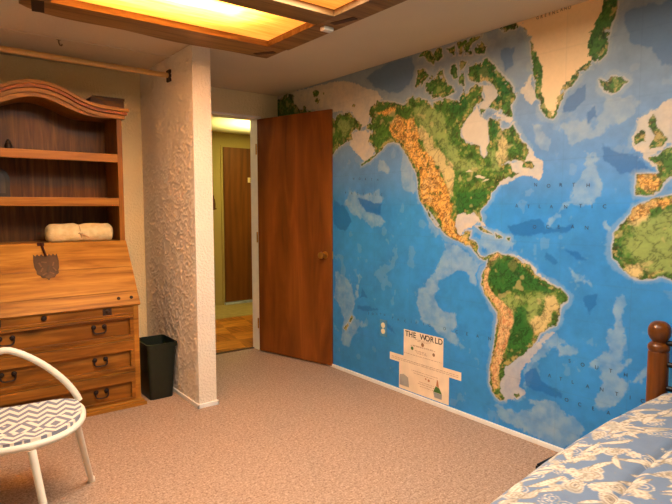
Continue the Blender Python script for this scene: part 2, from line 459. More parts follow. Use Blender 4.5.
# drawers
def bail(bm, x, z, y):
    for s in (-1, 1):
        lathe(bm, [(.015,0),(.013,.004),(.008,.006),(.007,.016),(.0,.018)], 12, Matrix.Translation((x+s*.031, y, z+.016)) @ Matrix.Rotation(R(90),4,'X'))
    pts = []
    for k in range(17):
        a = math.pi*k/16
        px = -math.cos(a); pz = -math.sin(a)
        X = .038*(abs(px)**.5)*(1 if px > 0 else -1); Z = .034*(abs(pz)**.6)*-1
        pts.append((x+X*(1.0), y-.012-.006*math.sin(a), z+.014+Z))
    pts = [(x-.026, y-.012, z+.018)] + pts + [(x+.026, y-.012, z+.018)]
    tube(bm, pts, .0045, 8)
for zc, za, zb in ((.513,.440,.578), (.310,.236,.428), (.110,.048,.222)):
    pz0, pz1 = zc-.051, zc+.051
    dr = obj('drawer', box(B(), X0+.034, X1-.034, YFR+.010, YFR+.26, za+.002, zb-.002), PINE_D, dsk, label='pine drawer, %s' % {.513:'uppermost',.310:'middle',.110:'lowest'}[zc])
    bm = B()
    xa, xb = X0+.034, X1-.034
    box(bm, xa, xb, YFR-.014, YFR+.010, pz1, zb-.002, .003); box(bm, xa, xb, YFR-.014, YFR+.010, za+.002, pz0, .003)
    box(bm, xa, xa+.024, YFR-.014, YFR+.010, pz0, pz1, .003); box(bm, xb-.024, xb, YFR-.014, YFR+.010, pz0, pz1, .003)
    obj('drawer_moulding', bm, PINE_D, dr)
    for xh in (.865, .375):
        bm = B(); bail(bm, xh, zc, YFR+.010)
        obj('drawer_pull', bm, IRON, dr, True)
# slant lid, in its own plane
sl = (LT-LB); ln = sl.length; sd = sl.normalized()
nrm = Vector((0, -sd.z, sd.y))          # outward (towards room)
ML = Matrix(((1,0,0,0),(0, sd.y, nrm.y, LB.y),(0, sd.z, nrm.z, LB.z),(0,0,0,1)))   # local (x, s, n)
bm = B()
box(bm, X0-.010, X1+.010, 0, .092, -.022, 0, .003, ML)
box(bm, X0-.010, X1+.010, .0935, .27, -.022, -.0006, .002, ML)
box(bm, X0-.010, X1+.010, .2715, ln, -.022, 0, .003, ML)
lid = obj('slant_lid', bm, PINE_H, dsk)
for xs_ in (.985, 1.062, .255, .178):
    obj('stud', lathe(B(), [(.011,0),(.010,.004),(.005,.007),(0,.008)], 12, ML @ Matrix.Translation((xs_, .05, 0))), IRON, lid, True)
sh = []
hw = .064; top = .150
for k in range(13):     # scalloped top, pointed heart-like bottom
    x = -hw + 2*hw*k/12; sh.append((x, top + .007*math.cos(k*math.pi)))
for k in range(1, 25):
    a = math.pi*k/24
    x = hw*math.cos(a)*(1+.05*math.cos(12*a)); y = top*.48 - (top*.54)*math.sin(a)**.8 * (1+.04*math.cos(12*a))
    if k == 12: y -= .008
    sh.append((x, y))
sh.insert(13, (hw*1.07, top*.72)); sh.append((-hw*1.07, top*.72))
bm = B(); cx, cs = .618, .232
prism(bm, [(cx+x, cs+y) for x, y in sh], 2, 0, .003, ML)
esc = obj('escutcheon', bm, IRON_PLATE, lid, label='dark pierced iron shield plate')
bm = B()
for ax, ay, an in ((-.035,.085,20),(.035,.085,-20),(-.03,.05,-30),(.038,.05,30),(-.012,.10,80),(.02,.025,60),(-.018,.02,-60)):
    m2 = ML @ Matrix.Translation((cx+ax, cs+ay, .003)) @ Matrix.Rotation(R(an),4,'Z')
    box(bm, -.004, .004, -.014, .014, 0, .002, 0, m2)
obj('relief', bm, plain('lighter_iron', (96,72,60), .45, .4), esc)  # raised bars in a lighter iron tone
bm = B(); box(bm, -.006, .006, -.024, .022, 0, .004, .001, ML @ Matrix.Translation((cx+.004, cs+.055, .003)) @ Matrix.Rotation(R(-18),4,'Z'))
obj('keyhole', bm, plain('black_iron', (18,12,10), .6), esc)
bm = B(); tube(bm, [ML @ Vector((cx-.012, ln-.004, .006)), ML @ Vector((cx-.006, ln-.05, .008)), ML @ Vector((cx+.002, cs+top-.01, .008))], .007, 8)
box(bm, cx-.034, cx+.004, ln-.02, ln+.0, 0, .008, .002, ML)
obj('hasp', bm, plain('hasp_iron', (70,24,16), .5, .4), lid, True)
# hutch
HY = 3.750
hx0, hx1 = X0-.008, X1+.008
for xa in (hx0, hx1-.022): obj('hutch_side', box(B(), xa, xa+.022, HY+.004, YB, 1.038, 1.86), PINE_V, dsk)
obj('hutch_back', box(B(), hx0+.022, hx1-.022, YB-.04, YB-.025, 1.038, 1.93), wood('pine_shaded', (64,36,10), (96,58,18), (122,78,30), 2, 1.4), dsk)  # shade inside the hutch put into the colour, a darker pine
for xa in (hx0, hx1-.032): obj('hutch_stile', box(B(), xa, xa+.032, HY-.012, HY+.004, 1.038, 1.86, .002), PINE_V, dsk)
for zt in (1.600, 1.317):
    bm = B(); box(bm, hx0+.022, hx1-.022, HY+.008, YB-.04, zt-.022, zt, .002)
    box(bm, hx0+.032, hx1-.032, HY-.012, HY+.008, zt-.052, zt+.001, .003)
    obj('shelf', bm, PINE_EDGE, dsk)
def curve(tab, x):
    # mirrored about x = .62
    return float(np.interp(abs(x-.618), [a for a, b in tab], [b for a, b in tab]))
topt = [(0,2.006),(.04,2.004),(.08,1.996),(.14,1.978),(.20,1.946),(.25,1.924),(.304,1.906),(.36,1.898),(.41,1.895),(.547,1.890)]
bott = [(0,1.918),(.05,1.912),(.11,1.893),(.158,1.872),(.22,1.846),(.283,1.830),(.34,1.826),(.493,1.828)]
def smooth(tab, x): return sum(curve(tab, x+d)*w_ for d, w_ in ((-.04,.15),(-.02,.2),(0,.3),(.02,.2),(.04,.15)))
xs = [hx0-.055+(hx1-hx0+.11)*k/60 for k in range(61)]
xi = [hx0+(hx1-hx0)*k/60 for k in range(61)]
bm = B(); strip_y(bm, xi, [smooth(bott,x) for x in xi], [smooth(topt,x)-.012 for x in xi], HY-.012, HY+.008)
obj('arched_board', bm, PINE_EDGE, dsk)
def crown(y0, lo, hi, ov):
    bm = B(); x2 = [hx0-ov+(hx1-hx0+2*ov)*k/60 for k in range(61)]
    strip_y(bm, x2, [smooth(topt,x)-lo for x in x2], [smooth(topt,x)-hi for x in x2], y0, HY-.0)
    e = [(hx0-ov, hx0), (hx1, hx1+ov)]
    zz = smooth(topt, hx1+ov)
    for a, b in e: box(bm, a, b, HY, YB, zz-lo, zz-hi, .002)
    return bm
obj('crown_moulding', crown(HY-.062, .020, .0, .034), PINE_EDGE, dsk, label='upper crown moulding')
obj('crown_moulding', crown(HY-.048, .040, .022, .026), wood('pine_dark_cove', (120,58,16), (156,82,26), (176,98,36), 0, knots=False), dsk, label='dark cove under the crown')
obj('crown_moulding', crown(HY-.030, .066, .042, .016), PINE_EDGE, dsk, label='lower crown moulding')
bm = B(); xr = [hx0+.022+(hx1-hx0-.044)*k/40 for k in range(41)]
strip_y(bm, xr, [max(1.845, smooth(bott,x)+.012) for x in xr], [max(1.845, smooth(bott,x)+.012)+.012 for x in xr], HY+.008, YB-.04)
obj('hutch_roof', bm, PINE_V, dsk)
ROOF = max(1.845, smooth(bott, 1.0)+.012)+.012

# things on the desk
dbx = wood('walnut_dark', (44,26,14), (74,46,24), (98,66,38), 0, knots=False, rough=.5)
t = thing('wooden_box', (1.0, 3.93, ROOF), 'dark wooden box with slanted end on top of the desk hutch', 'box')
bm = B(); prism(bm, [(.90,1.893),(1.135,1.893),(1.135,1.948),(.935,1.948)], 1, 3.765, 3.92)
obj('box_body', bm, dbx, t)
bm = B(); prism(bm, [(.925,1.9485),(1.139,1.9485),(1.139,1.966),(.94,1.966)], 1, 3.761, 3.924)
obj('box_lid', bm, dbx, t)
# bundle
def bundle():
    t = thing('rolled_blanket', (.88, 3.85, 1.0385), 'rolled cream blanket tied at its middle on the desk below the shelves', 'rolled blanket')
    bm = B(); x_a, x_b = .650, 1.062; n = 48; seg = 40
    rings = []
    for i in range(n+1):
        u = i/n; x = x_a+(x_b-x_a)*u
        e = min(u, 1-u)
        r = .063*min(1, (1-(1-min(e/.10, 1))**2.4))**.5 if e < .10 else .063
        r *= 1-.17*math.exp(-((u-.49)/.055)**2)
        ring = []
        for k in range(seg):
            a = 2*math.pi*k/seg
            rr = r*(1+.03*math.sin(3*a+u*7)+.02*math.sin(7*a+u*23)+.03*math.sin(5*a)*math.exp(-((u-.49)/.1)**2))
            z = math.sin(a)*rr; y = math.cos(a)*rr*1.05
            z = max(z, -.050*min(1, r/.055))
            ring.append(bm.verts.new((x, 3.86+y, 1.0395+.050+z)))
        rings.append(ring)
    for p, q in zip(rings, rings[1:]):
        for k in range(seg): bm.faces.new((p[k], p[(k+1)%seg], q[(k+1)%seg], q[k]))
    bm.faces.new(rings[0][::-1]); bm.faces.new(rings[-1])
    m = MT('cream_cloth', (232,208,160), .9, spec=.1)
    m.col(m.ramp(m.noise(30,3), [(.3,(228,204,146)),(.7,(244,226,176))])); m.bump(m.noise(35,3,.6,m.map((1,3,3))), .5, .01)
    obj('blanket_roll', bm, m.m, t, True)
    bm = B(); xm = x_a+(x_b-x_a)*.49
    pts = [(xm+.004*math.sin(2*a), 3.86+.0525*math.cos(a), 1.0395+.050+max(.050*math.sin(a), -.045)) for a in [2*math.pi*k/32 for k in range(32)]]
    tube(bm, pts, .004, 8, True)
    lathe(bm, [(.0,-.009),(.009,-.006),(.011,0),(.008,.007),(0,.009)], 10, Matrix.Translation((xm+.004, 3.805, 1.085)))
    tube(bm, [(xm+.002,3.802,1.085),(xm+.02,3.795,1.078),(xm+.038,3.797,1.068),(xm+.046,3.80,1.062)], [.005,.006,.005,.002], 8)
    tube(bm, [(xm+.002,3.802,1.085),(xm-.01,3.796,1.092),(xm-.02,3.80,1.09)], [.005,.005,.002], 8)
    obj('tie', bm, plain('tie_cloth', (220,186,136), .9), t, True)
bundle()
# small figurine-like jar on top shelf and arched plaque on the middle one
t = thing('small_jar', (.475, 3.86, 1.6015), 'tiny dark lidded jar at the left of the top hutch shelf', 'jar')
JM = plain('dark_glaze', (48,26,18), .35)
obj('jar_body', lathe(B(), [(.014,1.6015),(.020,1.610),(.022,1.628),(.016,1.642),(.012,1.646)], 20, Matrix.Translation((.475,3.86,0))), JM, t, True)
obj('jar_lid', lathe(B(), [(.014,1.6465),(.014,1.652),(.006,1.658),(.006,1.664),(0,1.668)], 20, Matrix.Translation((.475,3.86,0))), JM, t, True)
t = thing('arched_plaque', (.40, 4.0, 1.318), 'dark round topped plaque leaning on the middle hutch shelf at left', 'plaque')
def arch(xc, hw, z0, z1): return [(xc-hw,z0),(xc+hw,z0)]+[(xc+hw*math.cos(a), z1-hw+hw*math.sin(a)) for a in [math.pi*k/20 for k in range(21)]]
obj('plaque_frame', prism(B(), arch(.405,.085,1.3185,1.51), 1, 3.985, 4.01), plain('ebony', (30,18,16), .5), t)
obj('plaque_face', prism(B(), arch(.405,.060,1.345,1.485), 1, 3.982, 3.985), plain('plaque_grey', (66,54,52), .5, var=.2), t)

# ------------------------------------------------------------------ waste bin
bn = thing('waste_bin', (1.235, 3.63, 0), 'dark green plastic waste bin standing between desk and partition wall', 'waste bin')
def bin_mesh():
    bm = B()
    def rr(x0, x1, y0, y1, z, r=.025):
        pts = []
        for cx_, cy_, a0 in ((x1-r,y1-r,0),(x0+r,y1-r,90),(x0+r,y0+r,180),(x1-r,y0+r,270)):
            for k in range(5):
                a = R(a0+22.5*k); pts.append(bm.verts.new((cx_+r*math.cos(a), cy_+r*math.sin(a), z)))
        return pts
    top_ = (1.148,1.344,3.48,3.735); bot = (1.167,1.322,3.505,3.705)
    rings = [rr(*bot, .002)]
    rings.append(rr(*[b+(t_-b)*.93 for b, t_ in zip(bot, top_)], .345))
    o = .009
    rings.append(rr(top_[0]-o+.004, top_[1]+o-.004, top_[2]-o, top_[3]+o, .345))
    rings.append(rr(top_[0]-o+.004, top_[1]+o-.004, top_[2]-o, top_[3]+o, .372))
    rings.append(rr(top_[0], top_[1], top_[2], top_[3], .374))
    rings.append(rr(bot[0]+.003, bot[1]-.003, bot[2]+.003, bot[3]-.003, .006))
    for p, q in zip(rings, rings[1:]):
        for k in range(20): bm.faces.new((p[k], p[(k+1)%20], q[(k+1)%20], q[k]))
    bm.faces.new(rings[0][::-1]); bm.faces.new(rings[-1])
    return bm
obj('bin_body', bin_mesh(), plain('green_plastic', (9,26,21), .4), bn, True)

# ------------------------------------------------------------------ chair
ch = thing('accent_chair', (.285, 2.5, 0), 'white tube metal chair with grey zigzag woven seat before the desk', 'chair')
O2 = Vector((.285, 2.737, 0)); U_ = Vector((.982, -.19, 0)); V_ = Vector((-.19, -.982, 0))
ZS = .38
def cp(u, v, z=0): p = O2+U_*u+V_*v; return Vector((p.x, p.y, z))
def seat_outline(n=72, grow=0):
    pts = []
    for k in range(n):
        a = 2*math.pi*k/n
        c, s = math.cos(a), math.sin(a)
        if s >= 0: u = (.278+grow)*(abs(c)**.80)*(1 if c > 0 else -1); v = .17+(.292+grow)*(abs(s)**.92)
        else: u = (.278+grow)*(abs(c)**.28)*(1 if c > 0 else -1); v = .17-(.165+grow)*(abs(s)**.75)
        pts.append((u+.018, v))
    return pts
WHT = plain('white_enamel', (236,228,212), .4, var=.03)
def weave():
    t = MT('zigzag_weave', (220,210,190), .8, spec=.2)
    sx = t.n('ShaderNodeSeparateXYZ')
    t.l(t.map((1,1,1), (0,0,R(11))), sx.inputs[0])
    def mth(op, a, b=None):
        m = t.n('ShaderNodeMath', operation=op)
        for i, v in enumerate((a, b)):
            if v is None: continue
            if isinstance(v, (int, float)): m.inputs[i].default_value = v
            else: t.l(v, m.inputs[i])
        return m.outputs[0]
    pu = mth('PINGPONG', mth('ADD', sx.outputs['X'], 5.0), .062)
    pv = mth('PINGPONG', mth('ADD', sx.outputs['Y'], 5.0), .105)
    d = mth('ADD', mth('MULTIPLY', pu, 1/.062), mth('MULTIPLY', pv, 1/.105))
    zz = mth('ADD', sx.outputs['Y'], mth('MULTIPLY', mth('PINGPONG', mth('ADD', sx.outputs['X'], 5.0), .036), 1.25))
    ch_ = mth('GREATER_THAN', mth('FRACT', mth('MULTIPLY', mth('ADD', zz, 5.0), 1/.058)), .5)
    dm = mth('GREATER_THAN', mth('FRACT', mth('MULTIPLY', d, 1.5)), .5)
    row = mth('GREATER_THAN', mth('PINGPONG', mth('ADD', sx.outputs['Y'], 5.0), .16), .10)
    st = t.mix(row, ch_, dm)
    t.col(t.mix(st, (228,220,206), (128,130,146)))
    t.bump(t.noise(150, 2), .3, .003)
    return t.m
bm = B()
so = seat_outline(72, -.006)
def dish(u, v): return ZS+.012-.018*max(0, 1-((u/.28)**2+((v-.22)/.26)**2))
rings = []
for k in range(14):
    s = 1-k/14
    rings.append([bm.verts.new(cp(u*s, .22+(v-.22)*s, dish(u*s, .22+(v-.22)*s))) for u, v in so])
ctr = bm.verts.new(cp(0, .22, dish(0, .22)))
for p, q in zip(rings, rings[1:]):
    for k in range(72): bm.faces.new((p[k], p[(k+1)%72], q[(k+1)%72], q[k]))
for k in range(72): bm.faces.new((rings[-1][k], rings[-1][(k+1)%72], ctr))
low = [bm.verts.new(cp(u, v, ZS-.010)) for u, v in so]
for k in range(72): bm.faces.new((rings[0][k], low[k], low[(k+1)%72], rings[0][(k+1)%72]))
lc = bm.verts.new(cp(0, .22, ZS-.024))
for k in range(72): bm.faces.new((low[k], lc, low[(k+1)%72]))
obj('seat', bm, weave(), ch, True)
bm = B(); tube(bm, [cp(u, v, ZS-.014) for u, v in seat_outline(72, -.001)], .013, 12, True)
obj('seat_ring', bm, WHT, ch, True)
bm = B(); pts = []
for k in range(49):
    a = math.pi*k/48
    u = .285*math.cos(a); tt = .285-abs(u)
    z = float(np.interp(tt, [0,.008,.022,.05,.088,.146,.203,.245,.285], [.375,.398,.424,.468,.512,.568,.608,.632,.648]))
    pts.append(cp(u, .02, z))
for _ in range(3): pts = [pts[0]]+[(pts[i-1]+pts[i]*2+pts[i+1])/4 for i in range(1, 48)]+[pts[-1]]
pts = pts
tube(bm, pts, .0145, 14)
obj('back_hoop', bm, WHT, ch, True)
def leg(tu, bt):
    top_ = tu; bot = Vector(bt); bm = B()
    d = (bot-top_)
    tube(bm, [top_, top_+d*.5, bot+Vector((0,0,.006))], [.0145, .0135, .0125], 14)
    o = obj('leg', bm, WHT, ch, True)
    bm = B(); lathe(bm, [(.015,0),(.017,.004),(.016,.02),(.013,.024)], 14, Matrix.Translation((bot.x, bot.y, 0)))
    obj('foot_cap', bm, WHT, o, True)
leg(Vector((.497, 2.42, .357)), (.589, 2.615, 0))
leg(Vector((.306, 2.252, .355)), (.345, 2.135, 0))
leg(cp(-.21, .33, .357), (-.06, 2.64, 0)); leg(cp(-.12, .455, .355), (.05, 2.17, 0))

# ------------------------------------------------------------------ bed
bed = thing('bed', (1.45, .2, 0), 'double bed with turned brown wood posts standing against the map wall', 'bed')
POSTW = wood('maple_post', (80,42,12), (106,58,18), (126,72,24), 2, knots=False, rough=.28, coat=.3)
def post(x, y, top_=True):
    prof = [(.026,0),(.030,.03),(.034,.06),(.036,.12),(.040,.14),(.040,.612),(.037,.618),(.041,.624),(.0425,.632),(.041,.642),(.034,.650),(.027,.655),(.028,.660),(.036,.668),(.0425,.682),(.0445,.698),(.042,.714),(.034,.728),(.020,.737),(0,.739)]
    prof = [(r, z*(.778/.739)) for r, z in prof]
    return lathe(B(), prof, 32, Matrix.Translation((x, y, 0)))
YA, YBd = .975, -.50
obj('bed_post', post(2.455, YA), POSTW, bed, True)
obj('bed_post', post(2.455, YBd), POSTW, bed, True)
BLK = plain('black_metal', (22,20,22), .4, .5)
for z in (.50, .60, .69):
    bm = B(); tube(bm, [(2.455, YA-.03, z), (2.455, YBd+.03, z)], .011, 12)
    obj('headboard_rail', bm, BLK, bed, True)
for k in range(5):
    y = YA-.03-(YA-YBd-.06)*(k+1)/6
    bm = B(); tube(bm, [(2.455, y, .30), (2.455, y, .69)], .007, 10)
    obj('headboard_spindle', bm, BLK, bed, True)
obj('side_rail', box(B(), .45, 2.42, .80, .82, .20, .30, .004), POSTW, bed)
obj('side_rail', box(B(), .45, 2.42, -.37, -.35, .20, .30, .004), POSTW, bed)
obj('box_spring', box(B(), .45, 2.40, -.345, .795, .20, .34, .02), plain('ticking', (220,214,204), .8), bed)
obj('mattress', box(B(), .45, 2.38, -.36, .76, .341, .43, .03), plain('mattress_ticking', (230,226,216), .8), bed)
for x in (.50, 2.3):
    for y in (-.36, .81):
        obj('leg', box(B(), x-.02, x+.02, y-.02, y+.02, 0, .2, .003), POSTW, bed)

# ------------------------------------------------------------------ raster helpers (print on mural and comforter)
def vnoise(X, Y, scale, seed=0, octv=3, gain=.5):
    rs = np.random.RandomState(seed); out = np.zeros_like(X); amp = 1.0; tot = 0
    for o in range(octv):
        g = rs.rand(96, 96)
        x = X*scale*(2**o)+rs.rand()*50; y = Y*scale*(2**o)+rs.rand()*50
        xi = np.floor(x).astype(int); yi = np.floor(y).astype(int)
        fx_ = x-xi; fy_ = y-yi; fx_ = fx_*fx_*(3-2*fx_); fy_ = fy_*fy_*(3-2*fy_)
        a = g[xi % 96, yi % 96]; b = g[(xi+1) % 96, yi % 96]; c = g[xi % 96, (yi+1) % 96]; d = g[(xi+1) % 96, (yi+1) % 96]
        out += amp*((a*(1-fx_)+b*fx_)*(1-fy_)+(c*(1-fx_)+d*fx_)*fy_); tot += amp; amp *= gain
    return out/tot*2-1
def sdf(X, Y, polys, pad=.10):
    """signed distance to a union of polygons, negative inside, capped"""
    D_ = np.full(X.shape, pad, dtype=np.float32)
    xs_, ys_ = X[:, 0], Y[0, :]
    for P in polys:
        P = np.array(P, dtype=float); lo = P.min(0)-pad; hi = P.max(0)+pad
        i0, i1 = np.searchsorted(xs_, [lo[0], hi[0]]); j0, j1 = np.searchsorted(ys_, [lo[1], hi[1]])
        if i1 <= i0 or j1 <= j0: continue
        x = X[i0:i1, j0:j1]; y = Y[i0:i1, j0:j1]
        d2 = np.full(x.shape, 1e9); ins = np.zeros(x.shape, bool)
        for k in range(len(P)):
            ax, ay = P[k]; bx, by = P[(k+1) % len(P)]
            ex, ey = bx-ax, by-ay; L_ = ex*ex+ey*ey+1e-12
            t_ = np.clip(((x-ax)*ex+(y-ay)*ey)/L_, 0, 1)
            d2 = np.minimum(d2, (x-ax-t_*ex)**2+(y-ay-t_*ey)**2)
            c = ((ay > y) != (by > y)) & (x < ex*(y-ay)/(ey+1e-12)+ax)
            ins ^= c
        d = np.sqrt(d2); d[ins] *= -1
        D_[i0:i1, j0:j1] = np.minimum(D_[i0:i1, j0:j1], d)
    return D_
def colour_mesh(name, co, nu, nv, rgb, mat, parent=None, thick=None):
    me = bpy.data.meshes.new(name)
    idx = np.arange(nu*nv).reshape(nu, nv)
    q = np.stack([idx[:-1,:-1], idx[1:,:-1], idx[1:,1:], idx[:-1,1:]], -1).reshape(-1, 4)
    me.vertices.add(nu*nv); me.vertices.foreach_set('co', co.astype(np.float32).ravel())
    me.loops.add(q.size); me.loops.foreach_set('vertex_index', q.astype(np.int32).ravel())
    me.polygons.add(len(q)); me.polygons.foreach_set('loop_start', np.arange(0, q.size, 4, dtype=np.int32))
    me.update(calc_edges=True)
    at = me.color_attributes.new('print', 'FLOAT_COLOR', 'POINT')
    a = np.ones((nu*nv, 4), np.float32); a[:, :3] = rgb.reshape(-1, 3)
    at.data.foreach_set('color', a.ravel())
    me.materials.append(mat)
    me.polygons.foreach_set('use_smooth', np.ones(len(q), bool)); me.update()
    o = bpy.data.objects.new(name, me); COL.objects.link(o)
    if parent is not None: o.parent = parent
    return o
def lin(c): return np.array(srgb(c))
def over(img, m, c):
    m = np.clip(m, 0, 1)[..., None]
    return img*(1-m)+(c if isinstance(c, np.ndarray) and c.ndim > 1 else np.asarray(c))*m
def printed(name, rough, spec, fibre=0):
    t = MT(name, (255,255,255), rough, spec=spec)
    at = t.n('ShaderNodeAttribute', attribute_name='print'); t.col(at.outputs['Color'])
    t.bump(t.noise(fibre or 60, 3, .6), .25 if fibre else .12, .004)
    return t.m

# ------------------------------------------------------------------ trowelled plaster skin of the partition
def plaster_skin():
    nu, nv = 176, 410
    Y, Z = np.meshgrid(np.linspace(YS+.001, YC-.001, nu), np.linspace(.001, H-.001, nv), indexing='ij')
    wx = vnoise(Y, Z, 16, 90, 2)*.03; wz = vnoise(Y, Z, 16, 91, 2)*.03
    n = vnoise(Y+wx, Z+wz, 36, 92, 2)
    h = np.clip((.24-np.abs(n))/.16, 0, 1); h = h*h*(3-2*h)
    h = h*(.85+.25*vnoise(Y, Z, 9, 93, 2))+.10*vnoise(Y, Z, 70, 94, 2)
    edge = np.clip((Y-YS)/.02, 0, 1)*np.clip((YC-Y)/.02, 0, 1)
    X = XS-.0015-.0058*np.clip(h, 0, 1.2)*edge
    o = colour_mesh('plaster_skin', np.stack([X, Y, Z], -1)[::-1], nu, nv, np.ones(Y.shape+(3,)), KNOCK, stub)
plaster_skin()

